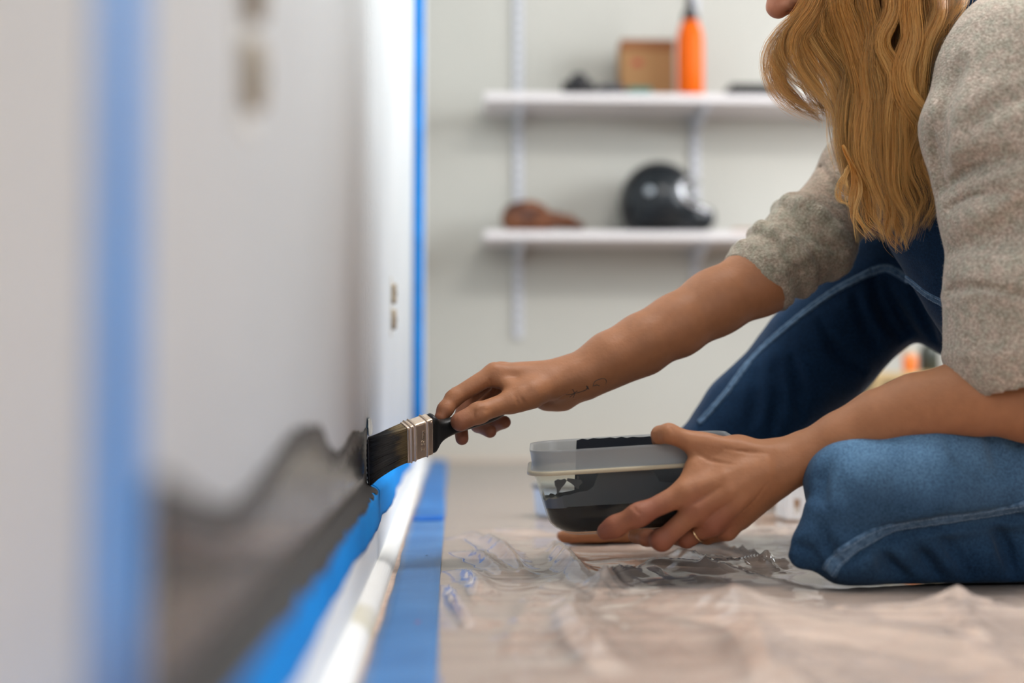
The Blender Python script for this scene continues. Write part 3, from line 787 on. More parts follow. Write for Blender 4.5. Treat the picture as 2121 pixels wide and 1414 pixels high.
prf += [(.0035, .0742), (-.0020, .0746), (-.0022, .0778), (.0025, .0786), (.0035, .080), (.0020, .098), (.0012, BH), (.0036, BH), (.0050, .098), (.0062, .080)]
for z in (.073, .065, .05, .035, .022, .016, .010, .005, .0035): prf.append((inset(z) + .0016, max(z, .002) + (.0014 if z < .01 else 0)))
rings = [rrect(BL - e, BB - e, .030 - e * .2, z) for e, z in prf]
mt, t, b, out = nt('milky_clear_plastic'); setp(b, col=(.80, .80, .74), rough=.22, spec=.6)
tr = N(t, 'ShaderNodeBsdfTransparent'); tr.inputs[0].default_value = (.93, .93, .90, 1)
mx = N(t, 'ShaderNodeMixShader'); lw = N(t, 'ShaderNodeLayerWeight', Blend=.3); mr = N(t, 'ShaderNodeMapRange')
mr.inputs[3].default_value = .010; mr.inputs[4].default_value = .60
pw = N(t, 'ShaderNodeMath', operation='POWER'); pw.inputs[1].default_value = 2.6; t.links.new(lw.outputs['Facing'], pw.inputs[0]); t.links.new(pw.outputs[0], mr.inputs[0]); t.links.new(mr.outputs[0], mx.inputs[0]); t.links.new(tr.outputs[0], mx.inputs[1]); t.links.new(b.outputs[0], mx.inputs[2]); t.links.new(mx.outputs[0], out.inputs[0])
milky = mt
mt, t, b, out = nt('milky_rim_plastic'); setp(b, col=(.40, .41, .41), rough=.3, spec=.5)
tr = N(t, 'ShaderNodeBsdfTransparent'); mx = N(t, 'ShaderNodeMixShader'); mx.inputs[0].default_value = .58
t.links.new(tr.outputs[0], mx.inputs[1]); t.links.new(b.outputs[0], mx.inputs[2]); t.links.new(mx.outputs[0], out.inputs[0])
rimm = mt
MB().loft(rings[:10] + rings[-9:], True, True).build('container_wall', milky, bowl, smooth=True)
MB().loft(rings[9:21], False, False).build('rim', rimm, bowl, smooth=True)['label'] = 'milky rim band with a flange'
fm_, t, b, out = nt('cream_flange_plastic'); setp(b, col=(.66, .56, .38), rough=.3)
tr = N(t, 'ShaderNodeBsdfTransparent'); mx = N(t, 'ShaderNodeMixShader'); mx.inputs[0].default_value = .7
t.links.new(tr.outputs[0], mx.inputs[1]); t.links.new(b.outputs[0], mx.inputs[2]); t.links.new(mx.outputs[0], out.inputs[0])
MB().loft([rrect(BL - e, BB - e, .030 - e * .2, z) for e, z in ((.0030, .0735), (-.0026, .0738), (-.0030, .0750), (-.0030, .0772), (-.0024, .0782), (.0020, .0784))], False, False).build('flange', fm_, bowl, smooth=True)
# liquid paint
FILL = .036
lr = [rrect(BL - inset(z) - .0019, BB - inset(z) - .0019, .026, z) for z in (.0045, .006, .010, .016, .022, .030, FILL)]
liquid = plain('dark_liquid_paint', (.006, .008, .015), .15)
MB().loft(lr, True, True).build('liquid_paint', liquid, bowl, smooth=False)
# thin coat left on the inside wall, its upper edge ragged
def coat():
    base = rrect(1, 1, .3, 0); nring = len(rrect(BL, BB, .03, 0)); V = []; F = []
    R0 = np.array(rrect(BL, BB, .030, 0)); ang = np.arctan2(R0[:, 1] / BB, R0[:, 0] / BL)
    top = []
    for (x, y, _), a in zip(R0, ang):
        if y < -BB * .5:           # side nearest the camera: clean window at its left, coated to the flange further right
            h = np.interp(x, [-.118, -.098, -.075, -.052, -.047, -.044, -.028, .025, .027, .06, .11], [.044, .046, .050, .053, .055, .073, .0735, .0735, .058, .060, .058])
        elif y > BB * .5:          # far side: coated over the rim
            h = np.interp(x, [-.11, -.066, -.062, .06, .11], [.038, .040, .099, .0995, .070])
        else: h = .046 if x < 0 else .062
        top.append(h + .0012 * math.sin(x * 900) + .0008 * math.sin(y * 700 + x * 400))
    for lv in range(13):
        q = lv / 12
        for i in range(nring):
            z = FILL - .001 + (top[i] - FILL + .001) * q
            e = (inset(z) + .0021) if z < .0735 else .0066
            rr0 = .030 - e * .2; x, y = R0[i][0], R0[i][1]
            # move the outline inwards by e, square to the wall
            cxx = np.clip(x, -(BL - .030), BL - .030); cyy = np.clip(y, -(BB - .030), BB - .030); d = np.array([x - cxx, y - cyy]); d = d / (np.linalg.norm(d) + 1e-9)
            V.append((x - d[0] * e, y - d[1] * e, z))
    for lv in range(12):
        for i in range(nring):
            j = (i + 1) % nring; F.append((lv * nring + i, lv * nring + j, (lv + 1) * nring + j, (lv + 1) * nring + i))
    o = MB().add(V, F).build('paint_coat', plain('brightened_near_coat', (.085, .105, .135), .4), bowl, smooth=True)
    o.data.materials.append(plain('far_paint_coat', (.014, .018, .026), .3))
    for p in o.data.polygons: p.material_index = 1 if p.center[1] > 0 else 0  # near half brightened in colour to offset its low light, far half left dark
    # blots on the clean window
    for k, (x, z, w, h, sk) in enumerate([(-.0845, .0615, .0052, .0085, .3), (-.0665, .063, .0065, .006, -.5), (-.099, .062, .004, .006, 0), (-.0635, .069, .001, .002, 0)]):
        e = inset(z) + .0018; ring = []
        for t2 in np.linspace(0, 2 * math.pi, 12, endpoint=False):
            r = 1 + .25 * math.sin(3 * t2 + k); dz = h * math.sin(t2) * r; dx = w * math.cos(t2) * r * (1 + .5 * math.sin(t2)) + sk * dz
            zz = z + dz; ring.append((x + dx, -(BB - inset(zz) - .0014), zz))
        if x < -.09: continue
        MB().loft([ring, [(a, b + .0005, c2) for a, b, c2 in ring]]).build('paint_blot', plain('slate_blot', (.06, .07, .08), .4), bowl)
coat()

# ================================================================== THE BRUSH
def brush():
    c = P(863, 908, 1.655)
    u = unit([-.823, -.47, -.283]); v = np.array([.03, -.5, .87]); v = unit(v - u * (u @ v)); w = np.cross(u, v)
    if w[1] > 0: w = -w                    # w: broad face towards the camera
    root = empty('paint_brush', c); tag(root, 'flat paint brush with black handle and brassy ferrule, bristles loaded with dark paint', 'brush')
    def pt(a, b, d): return c + u * a + v * b + w * d
    def sec(a, hb, hd, r=.003, n=4):
        ring = []
        r = min(r, hb * .98, hd * .98)
        for sx, sy, a0 in ((1, 1, 0), (-1, 1, 90), (-1, -1, 180), (1, -1, 270)):
            for t in np.linspace(0, 90, n):
                ring.append(pt(a, sx * (hb - r) + r * math.cos(math.radians(a0 + t)), sy * (hd - r) + r * math.sin(math.radians(a0 + t))))
        return ring
    ps = []
    HB, HD = .0245, .0085; FL = .0170
    def bead(a):
        s = 0
        for q, wd, hh in ((.0125, .0011, .0011), (.0070, .0011, .0011), (-.0095, .0011, .0011)): s += hh * math.exp(-((a - q) / wd) ** 2)
        return s
    mb = MB(); mb.loft([sec(a, HB + bead(a), HD + bead(a), .0025) for a in np.linspace(-FL, FL, 60)], True, True)
    fm, t, b, o = nt('ferrule_metal'); setp(b, col=(.66, .53, .42), metal=.95, rough=.30)
    ps.append(mb.build('ferrule', fm, smooth=True))
    # stamped lettering, read up the ferrule
    cu = bpy.data.curves.new('ferrule_lettering', 'FONT'); cu.body = '2" 50 mm'; cu.size = .0072; cu.extrude = .00025; cu.bevel_depth = .00012; cu.align_x = 'CENTER'; cu.align_y = 'CENTER'
    cu.materials.append(plain('ferrule_stamp', (.80, .68, .55), .25, metal=1.0))
    lo = bpy.data.objects.new('lettering', cu); COL.objects.link(lo)
    mt = Matrix((tuple(v), tuple(u), tuple(np.cross(v, u)))).transposed()     # text runs along v, its up towards the bristles
    if np.dot(np.cross(v, u), w) < 0: mt = Matrix((tuple(v), tuple(-u), tuple(np.cross(v, -u)))).transposed()
    p0 = pt(-.0035, 0, HD + .0002); lo.matrix_world = Matrix.Translation(Vector(p0)) @ mt.to_4x4(); lo['label'] = 'stamped size lettering'
    bpy.context.view_layer.update()
    lm = bpy.data.meshes.new_from_object(lo); l2 = bpy.data.objects.new('lettering', lm); COL.objects.link(l2); l2.matrix_world = lo.matrix_world.copy(); l2['label'] = 'stamped size lettering'
    bpy.data.objects.remove(lo); l2.name = 'lettering'
    l2.data.transform(l2.matrix_world); l2.matrix_world = Matrix.Identity(4)
    ps.append(l2)
    nail = MB(); cc = pt(-.0150, HB - .0035, HD)
    nail.loft([[cc + w * h + r * (math.cos(t2) * u + math.sin(t2) * v) for t2 in np.linspace(0, 2 * math.pi, 12, endpoint=False)] for r, h in ((.0014, -.0005), (.0014, .0003), (.0007, .0007))])
    ps.append(nail.build('rivet', fm, smooth=True))
    # handle
    hp = [(-FL + .001, .0235, .0082), (-.0195, .0252, .0088), (-.0225, .0250, .0088), (-.0255, .0215, .0086), (-.0290, .0165, .0084), (-.0345, .0130, .0082), (-.042, .0112, .0080), (-.052, .0105, .0078),
          (-.070, .0110, .0078), (-.090, .0120, .0080), (-.108, .0118, .0080), (-.120, .0100, .0072), (-.127, .0070, .0055), (-.129, .003, .003)]
    A = spline(np.array(hp), 60)
    ps.append(MB().loft([sec(a, hb, hd, .0068, 6) for a, hb, hd in A], True, True).build('handle', M['black'], smooth=True))
    # bristles
    tipc = P(763.5, 957, 1.632); tipc[0] = WALLX + .0018
    td = unit([0, -.30, .95])
    def bristle(s, d, t, q=1.0):
        """s across (-1 bottom .. 1 top), d through (-1..1), t along 0..1"""
        a = pt(FL, s * .0225, d * .0068); e = tipc + td * (s * (.0285 if s < 0 else .0275)) + np.array([0, -d * .0030, 0])
        L = np.linalg.norm(e - a)
        m1 = a + u * L * .42; m2 = e + np.array([.42, -.02, .30 if s < 0 else .12]) * L * .36 * (1.0 - .25 * s)
        m2 = m2 + np.array([0, -d * .002, 0])
        return ((1 - t) ** 3) * a + 3 * ((1 - t) ** 2) * t * m1 + 3 * (1 - t) * t * t * m2 + t ** 3 * e
    rng = np.random.default_rng(3)
    # wet core
    rings = []
    for t in np.linspace(0.0, .985, 22):
        ring = []
        for k in range(44):
            a = 2 * math.pi * k / 44; s = max(-1, min(1, 1.18 * math.cos(a))); d = max(-1, min(1, 1.6 * math.sin(a)))
            ring.append(bristle(s * .97, d * .90, t))
        rings.append(ring)
    ps.append(MB().loft(rings).build('bristle_core', plain('wet_bristle_core', (.012, .011, .011), .25), smooth=True))
    V = []; F = []; C = []; m = 11; cnt = 0
    for i in range(1500):
        if i < 900: s, d = rng.uniform(-1, 1), (1 if rng.random() < .72 else -1) * rng.uniform(.88, 1.06)
        else: s, d = (1 if rng.random() < .6 else -1) * rng.uniform(.93, 1.04), rng.uniform(-1, 1)
        fade = .13 + .07 * rng.random() + .05 * math.sin(s * 5 + 1) + .03 * math.sin(s * 17) + (.30 if s > .9 else 0) * rng.random()
        tone = rng.uniform(.7, 1.35); end = rng.uniform(.90, 1.0); wob = rng.normal(0, 1, 2) * .035
        pts = [bristle(s + wob[0] * t * t, d + wob[1] * t * 2, t * end) for t in np.linspace(0, 1, m)]
        for j, p in enumerate(pts):
            r = .00030 * (1 - .5 * j / m)
            V += [p + w * r, p + v * r - w * r * .5, p - v * r - w * r * .5]
            q = min(1, max(0, (j / (m - 1) - fade) / .07))
            nat = np.array([.16, .11, .045]) * tone; wet = np.array([.013, .012, .012]) * tone
            if rng.random() < .0: wet = nat
            cc2 = nat * (1 - q) + wet * q; C += [cc2] * 3
            if j:
                b0 = cnt + (j - 1) * 3
                for k in range(3): F.append((b0 + k, b0 + (k + 1) % 3, b0 + 3 + (k + 1) % 3, b0 + 3 + k))
        cnt += m * 3
    bm, t, b, o = nt('bristle'); setp(b, rough=.28, spec=.6); at = N(t, 'ShaderNodeAttribute', attribute_name='tint'); t.links.new(at.outputs['Color'], b.inputs['Base Color'])
    ps.append(mesh_np('bristles', np.array(V), np.array(F), bm, None, True, np.array(C), 'stuff'))
    # bead of paint pushed up along the tips
    pts = [tipc + td * q + np.array([.0006, -.003, 0]) for q in np.linspace(-.029, .029, 30)]
    ps.append(MB().tube(pts, [.0006 + .0014 * math.sin(math.pi * k / 29) ** .5 + .0003 * math.sin(k * 2.1) for k in range(30)], 8).build('paint_bead', liquid, smooth=True))
    adopt(root, *ps)
brush()

# ================================================================== THE PERSON
person = empty('person', (P(1950, 1190, 1.65)[0], 1.65, 0.0))
tag(person, 'blonde woman in grey sweater and denim overalls, seated, painting with brush and bowl in hand', 'person')
def J(*a): return [P(*q) for q in a]
# --- right (far) arm and hand holding the brush
EL_R = P(1572, 585, 1.80); SH_R = P(1900, 222, 1.895); WR_R = P(1172, 788, 1.735)
far_arm = chain(J((1172, 786, 1.735), (1205, 776, 1.738), (1262, 741, 1.745), (1330, 709, 1.757), (1400, 675, 1.77), (1480, 627, 1.785), (1572, 580, 1.80)) + [SH_R],
                [.0225, .0240, .0285, .0325, .0362, .0390, .0425, .048], .02)
far_arm = Un(.02, far_arm, Cone(P(1215, 790, 1.748), P(1330, 730, 1.765), .017, .026))
Iw, Mw, Rw, Lw = (1024, 772, 1.712), (1036, 770, 1.735), (1050, 778, 1.755), (1070, 792, 1.771)
palm_r = Un(.016, Cone(P(1168, 784, 1.728), P(*Iw), .0190, .0105), Cone(P(1168, 782, 1.738), P(*Mw), .0200, .0108), Cone(P(1168, 790, 1.748), P(*Rw), .0190, .0102), Cone(P(1165, 800, 1.754), P(*Lw), .0180, .0095),
              Cone(P(1150, 812, 1.752), P(1095, 812, 1.764), .0165, .012), Cone(P(1135, 826, 1.758), P(1168, 826, 1.752), .0135, .0125),
              Cone(P(1140, 800, 1.715), P(1098, 815, 1.700), .0160, .0150), Cone(P(1098, 815, 1.700), P(1062, 832, 1.690), .0150, .0120))
def knob(p, r): p = P(*p); return Cone(p, p + np.array([0, 0, 1e-4]), r)
fing_r = Un(.0008,
    Un(.005, Cone(P(*Iw), P(941, 823, 1.695), .0116, .0104), Cone(P(941, 823, 1.695), P(922, 848, 1.686), .0102, .0092), Cone(P(922, 848, 1.686), P(912, 865, 1.681), .0092, .0074)),
    Un(.005, Cone(P(*Mw), P(966, 826, 1.732), .0106, .0098), Cone(P(966, 826, 1.732), P(953, 872, 1.717), .0094, .0088), Cone(P(953, 872, 1.717), P(957, 908, 1.706), .0086, .0080)),
    Un(.005, Cone(P(*Rw), P(992, 838, 1.762), .0100, .0094), Cone(P(992, 838, 1.762), P(990, 880, 1.747), .0092, .0086), Cone(P(990, 880, 1.747), P(1015, 893, 1.729), .0086, .0082)),
    Un(.005, Cone(P(*Lw), P(1020, 845, 1.782), .0092, .0086), Cone(P(1020, 845, 1.782), P(1020, 882, 1.766), .0084, .0080), Cone(P(1020, 882, 1.766), P(1045, 874, 1.746), .0084, .0080)),
    Un(.005, Cone(P(1072, 827, 1.691), P(1052, 833, 1.687), .0138, .0126), Cone(P(1052, 833, 1.687), P(990, 855, 1.670), .0122, .0118), Cone(P(990, 855, 1.670), P(953, 873, 1.664), .0118, .0114), knob((994, 855, 1.670), .0116)))
def groove(node, px, rad, k=None, n=None, out=0.0):
    """a crease following photo points over a surface"""
    q = spline(np.array(px, float), n or max(4, 3 * len(px))); c = hit(node, q)
    rr = np.interp(np.linspace(0, 1, len(c)), np.linspace(0, 1, len(rad)), rad)
    return chain(c, list(rr), k or .002)
pre = Un(.0085, Un(.014, far_arm, palm_r), fing_r)
cut_r = [groove(pre, p, r) for p, r in [
    ([(1012, 848), (1001, 853), (997, 866)], [.0004, .0010, .0004]), ([(1006, 843), (994, 850), (990, 862)], [.0004, .0012, .0004]), ([(985, 848), (981, 858), (984, 868)], [.0003, .0008, .0003]),
    ([(1014, 784), (1020, 800), (1026, 812)], [.0006, .0018, .0010]), ([(1026, 790), (1033, 802), (1028, 816)], [.0004, .0014, .0006]), ([(1030, 812), (1045, 800), (1062, 792)], [.0012, .0018, .0005]),
    ([(924, 812), (930, 806), (938, 803)], [.0003, .0007, .0003]), ([(1075, 820), (1085, 832), (1092, 845)], [.0003, .0009, .0003]), ([(1066, 818), (1072, 832), (1074, 842)], [.0003, .0008, .0003]),
    ([(1115, 838), (1140, 834), (1170, 820), (1188, 808)], [.0003, .0014, .0014, .0004])]]
body_far = Sub(.0018, Un(.0085, Un(.014, far_arm, palm_r), fing_r), *cut_r)
# tendons and web between thumb and forefinger
web_r = chain(J((1075, 815, 1.694), (1055, 800, 1.700), (1032, 790, 1.708)), [.009, .0065, .0075], .008)
body_far = Un(.010, body_far, web_r)

# --- left (near) arm and hand holding the bowl
EL_L = P(2145, 838, 1.50); SH_L = P(2108, 172, 1.53); WR_L = P(1640, 960, 1.560)
near_arm = chain(J((1612, 968, 1.560), (1660, 948, 1.556), (1745, 909, 1.545), (1820, 870, 1.535), (1900, 842, 1.525), (2000, 824, 1.512), (2145, 832, 1.50)) + [SH_L],
                 [.0235, .0240, .0268, .0295, .0325, .0370, .0410, .050], .02)
Il, Ml, Rl, Ll = (1415, 1022, 1.533), (1440, 1058, 1.532), (1474, 1086, 1.538), (1506, 1098, 1.552)
palm_l = Un(.016, Cone(P(1605, 960, 1.553), P(*Il), .0200, .0112), Cone(P(1600, 972, 1.550), P(*Ml), .0205, .0112), Cone(P(1600, 984, 1.552), P(*Rl), .0200, .0108), Cone(P(1598, 990, 1.560), P(*Ll), .0190, .0100),
              Cone(P(1590, 1005, 1.568), P(1530, 1070, 1.570), .017, .014),
              Cone(P(1590, 945, 1.560), P(1530, 933, 1.562), .0170, .0140), Cone(P(1530, 933, 1.562), P(1462, 925, 1.558), .0140, .0118),
              Cone(P(1520, 960, 1.550), P(1450, 985, 1.545), .016, .011))
fing_l = Un(.0008,
    Un(.014, Cone(P(*Il), P(1322, 1067, 1.530), .0126, .0104), Cone(P(1322, 1066, 1.530), P(1275, 1090, 1.540), .0100, .0095), Cone(P(1275, 1090, 1.540), P(1253, 1101, 1.548), .0094, .0088)),
    Un(.005, Cone(P(*Ml), P(1372, 1118, 1.536), .0118, .0108), Cone(P(1372, 1118, 1.536), P(1340, 1113, 1.560), .0100, .0092), Cone(P(1340, 1113, 1.560), P(1316, 1110, 1.582), .0090, .0080), knob((1369, 1119, 1.536), .0112)),
    Un(.005, Cone(P(*Rl), P(1422, 1116, 1.554), .0108, .0098), Cone(P(1422, 1116, 1.554), P(1388, 1110, 1.585), .0092, .0086), Cone(P(1388, 1110, 1.585), P(1362, 1107, 1.605), .0086, .0076)),
    Un(.005, Cone(P(*Ll), P(1466, 1110, 1.580), .0100, .0088), Cone(P(1466, 1110, 1.580), P(1434, 1107, 1.605), .0082, .0076), Cone(P(1434, 1107, 1.605), P(1410, 1104, 1.620), .0076, .0070)),
    Un(.006, Cone(P(1470, 928, 1.558), P(1438, 918, 1.556), .0134, .0124), Cone(P(1438, 918, 1.556), P(1385, 897, 1.556), .0116, .0102), Cone(P(1385, 897, 1.556), P(1367, 900, 1.567), .0102, .0090), Cone(P(1367, 900, 1.567), P(1363, 911, 1.578), .0090, .0076)))
web_l = chain(J((1462, 935, 1.556), (1440, 965, 1.548), (1425, 1000, 1.540)), [.0105, .0088, .0095], .008)
tend_l = [chain(J((1590, 935, 1.540), (1530, 925, 1.546), (1462, 912, 1.549)), [.004, .0045, .004], .004),
          chain(J((1580, 958, 1.534), (1500, 990, 1.526), (1425, 1016, 1.525)), [.004, .0045, .004], .004),
          chain(J((1582, 972, 1.531), (1510, 1020, 1.523), (1446, 1052, 1.524)), [.004, .0045, .004], .004),
          chain(J((1585, 985, 1.533), (1530, 1040, 1.527), (1480, 1080, 1.530)), [.004, .0045, .004], .004),
          ]
body_near = Un(.0085, Un(.014, near_arm, palm_l, web_l, *tend_l), fing_l)
body_near = Sub(.0018, body_near, *[groove(body_near, p, r) for p, r in [
    ([(1312, 1050), (1318, 1058), (1326, 1064)], [.0002, .0006, .0002]), ([(1386, 882), (1392, 888), (1394, 897)], [.0002, .0006, .0002]),
    ([(1440, 935), (1470, 952), (1520, 962)], [.0006, .0020, .0004]), ([(1432, 1046), (1455, 1030), (1490, 1008)], [.0012, .0018, .0003]), ([(1462, 1078), (1490, 1055), (1530, 1030)], [.0012, .0016, .0003]),
    ([(1500, 928), (1545, 935), (1590, 938)], [.0004, .0014, .0003]), ([(1590, 1000), (1560, 1040), (1520, 1075)], [.0003, .0012, .0003])]])
# --- torso, hips, neck (under the clothes), head, right foot
hipc = np.array([P(2330, 900, 1.72)[0], 1.72, .135])
chest = (SH_L + SH_R) / 2 + np.array([.035, 0, -.075])
neckb = (SH_L + SH_R) / 2 + np.array([-.02, 0, .015])
HC = P(1738, -215, 1.70)      # centre of the skull
torso = Un(.05, Cone(hipc + [0, -.07, 0], hipc + [0, .07, 0], .098), Cone(hipc, chest, .098, .102, (0, 1, 0), 1.05), Cone(chest + [0, -.07, 0], chest + [0, .07, 0], .085), Cone(SH_L, SH_R, .05, .05), Cone(neckb, HC + [.03, 0, -.05], .050, .048))
ANK_R = P(1432, 1050, 1.985); HEEL = P(1490, 1100, 1.99)
foot = Un(.012, Cone(ANK_R, P(1470, 1085, 1.99), .030, .028), Cone(P(1470, 1088, 1.99), P(1260, 1104, 1.985), .026, .016, (0, 0, 1), 1.0), Cone(P(1440, 1062, 1.985), P(1240, 1100, 1.985), .024, .013),
          Cone(P(1300, 1102, 1.965), P(1235, 1105, 1.955), .015, .012), Cone(P(1290, 1104, 2.01), P(1235, 1108, 2.015), .013, .011))
toes = Un(.0008, *[Un(.004, Cone(P(1245, 1107, y), P(x + 14, 1109, y), r, r), Cone(P(x + 14, 1109, y), P(x, 1110, y - .002), r, r * .86)) for x, y, r in ((1166, 1.950, .0112), (1172, 1.972, .0085), (1180, 1.990, .008), (1190, 2.006, .0075), (1203, 2.021, .0072))])
shin_r = chain([ANK_R, P(1560, 880, 1.97), P(1850, 585, 1.945), P(1990, 605, 1.90), P(2150, 700, 1.86), hipc + [0, .08, .01]], [.033, .042, .045, .045, .055, .070], .01)
KN_L = P(1755, 1030, 1.53)
leg_l = Un(.02, Cone(P(1830, 1030, 1.55), hipc + [0, -.08, 0], .040, .070), Cone(P(1800, 1120, 1.54), P(2200, 1150, 1.60), .026, .026))
body_core = Un(.03, torso, shin_r, leg_l, Un(.006, foot, toes))

# head: looks left and down
fdir = unit([-.93, -.03, -.30]); updir = np.array([-.28, 0, .95]); updir = unit(updir - fdir * (fdir @ updir)); side = np.cross(fdir, updir)  # side: her left or right
if side[1] > 0: side = -side                                        # towards the camera
NOSE = P(1605, 38, 1.66)
HC = NOSE - fdir * .108 + updir * .040 + np.array([0, .0, 0])
def H(f, s, u2): return HC + fdir * f + side * s + updir * u2
head = Un(.02, Cone(H(-.02, 0, .045), H(-.055, 0, .035), .082, .078, side, 1.12), Cone(H(.03, 0, .03), H(.03, 0, -.01), .062, .056, side, 1.05),
          Cone(H(.035, 0, -.035), H(.062, 0, -.072), .046, .022), Cone(H(-.01, .038, -.02), H(.045, .014, -.075), .026, .016), Cone(H(-.01, -.038, -.02), H(.045, -.014, -.075), .026, .016),
          Cone(H(.082, 0, .045), H(.080, 0, .03), .018))
nose = Un(.006, Cone(H(.088, 0, .022), H(.103, 0, -.026), .007, .0100), Cone(H(.103, .0, -.028), H(.1025, 0, -.0300), .0105), Cone(H(.090, .0105, -.031), H(.094, .009, -.031), .0072, .0065), Cone(H(.090, -.0105, -.031), H(.094, -.009, -.031), .0072, .0065), Cone(H(.085, 0, -.034), H(.100, 0, -.036), .0055))
lips = Un(.003, Cone(H(.083, -.015, -.056), H(.089, 0, -.053), .0035, .0055), Cone(H(.083, .015, -.056), H(.089, 0, -.053), .0035, .0055), Cone(H(.082, -.013, -.063), H(.087, 0, -.063), .004, .006), Cone(H(.082, .013, -.063), H(.087, 0, -.063), .004, .006))
brow = Un(.006, Cone(H(.078, .012, .030), H(.062, .045, .030), .008, .007), Cone(H(.078, -.012, .030), H(.062, -.045, .030), .008, .007))
headf = Un(.010, head, nose, brow); headf = Un(.004, headf, lips)
cuts = []
for sg in (-1, 1):
    cuts += [Cone(H(.080, sg * .030, .011), H(.081, sg * .031, .011), .0135)]
headf = Sub(.008, headf, *cuts)
headf = Sub(.0015, headf, *[Cone(H(.094, sg * .0062, -.0435), H(.091, sg * .0072, -.0365), .0028, .0022) for sg in (-1, 1)])
headf = Sub(.0015, headf, chain([H(.082, -.020, -.060), H(.0945, 0, -.0585), H(.082, .020, -.060)], [.0008, .0014, .0008], .002))
lids = Un(.002, *[Cone(H(.067, sg * .031, .011), H(.067, sg * .031, .0112), .0125) for sg in (-1, 1)])
headf = Un(.003, headf, lids)
ears = Un(.004, *[Sub(.003, Cone(H(-.012, sg * .074, .010), H(-.018, sg * .078, -.018), .014, .009, side, 2.2), Cone(H(-.010, sg * .084, .006), H(-.013, sg * .084, -.008), .006, .004)) for sg in (-1, 1)])
headf = Un(.006, headf, ears)
neck = Cone(neckb + np.array([.01, 0, 0]), H(-.03, 0, -.045), .052, .050)
headf = Un(.02, headf, neck)

def bbox(pts, m): pts = np.array(pts); return pts.min(0) - m, pts.max(0) + m
parts_V, parts_F, parts_C = [], [], []; vb = 0
SK = np.array([.35, .150, .069]); RED = np.array([.235, .070, .045])
def add_skin(node, lo, hi, h, redpts=(), sm=1, fn=None):
    global vb
    V, F = polygonize(node, lo, hi, h, .003, sm)
    c = np.tile(SK, (len(V), 1))
    if len(redpts):
        w = np.zeros(len(V))
        for p, r in redpts: w = np.maximum(w, np.exp(-(np.linalg.norm(V - p, axis=1) / r) ** 2))
        c = c * (1 - .75 * w[:, None]) + RED * .75 * w[:, None]
    c = c * (1 + .06 * vnoise(V * 45) + .05 * vnoise(V * 160))[:, None]
    if fn is not None: c = fn(V, c)
    parts_V.append(V); parts_F.append(F + vb); parts_C.append(c); vb += len(V)
Hf = Half(.004, body_far, P(1650, 500, 1.82), unit(SH_R - EL_R)); 
red_r = [(P(*q), r) for q, r in (((905, 868, 1.69), .018), ((955, 915, 1.70), .02), ((1020, 900, 1.73), .02), ((1052, 870, 1.75), .02), ((950, 878, 1.665), .016), ((960, 850, 1.74), .03))]
add_skin(Hf, *bbox(J((890, 760, 1.60), (1690, 930, 1.60), (1690, 440, 1.88), (960, 740, 1.83)), .012), .0017, red_r)
Hn = Half(.004, body_near, P(2100, 650, 1.50), (0, 0, 1))
red_l = [(P(*q), r) for q, r in (((1250, 1104, 1.54), .045), ((1340, 1070, 1.525), .035), ((1360, 1125, 1.53), .04), ((1420, 1120, 1.55), .03), ((1440, 1050, 1.53), .02), ((1480, 1090, 1.53), .03))]
add_skin(Hn, *bbox(J((1225, 1160, 1.50), (2210, 1160, 1.47), (2200, 660, 1.62), (1300, 860, 1.64)), .012), .0017, red_l)
def lipcol(V, c):
    w = np.exp(-(np.linalg.norm((V - H(.088, 0, -.058)) / np.array([1, 1.6, 1]), axis=1) / .010) ** 2)
    w2 = np.exp(-(np.linalg.norm(V - H(.103, 0, -.03), axis=1) / .022) ** 2)
    c = c * (1 - .6 * w2[:, None]) + np.array([.50, .19, .13]) * .6 * w2[:, None]
    return c * (1 - w[:, None]) + np.array([.45, .12, .10]) * w[:, None]
add_skin(headf, HC - .19, HC + .17, .0025, fn=lipcol)
add_skin(body_core, *bbox([hipc, chest, SH_L, SH_R, P(1150, 1130, 1.93), P(1700, 1200, 1.46), P(1850, 480, 2.0)], .14), .006)
skin, t, b, o = nt('skin'); setp(b, rough=.52, sss=.06, ssss=.006, spec=.30)
b.inputs['Subsurface Radius'].default_value = (1.0, .35, .2)
at = N(t, 'ShaderNodeAttribute', attribute_name='tint'); tc = N(t, 'ShaderNodeTexCoord')
nz = N(t, 'ShaderNodeTexNoise', Scale=260., Detail=3.); t.links.new(tc.outputs['Object'], nz.inputs['Vector'])
n3 = N(t, 'ShaderNodeTexNoise', Scale=55., Detail=2.); t.links.new(tc.outputs['Object'], n3.inputs['Vector'])
ad = N(t, 'ShaderNodeMath', operation='ADD'); t.links.new(nz.outputs['Fac'], ad.inputs[0]); t.links.new(n3.outputs['Fac'], ad.inputs[1])
bp = N(t, 'ShaderNodeBump', Strength=.7, Distance=.0005); t.links.new(ad.outputs[0], bp.inputs['Height']); t.links.new(bp.outputs[0], b.inputs['Normal'])
t.links.new(at.outputs['Color'], b.inputs['Base Color'])
body = mesh_np('body', np.vstack(parts_V), np.vstack(parts_F), skin, None, True, np.vstack(parts_C))
pieces = [body]
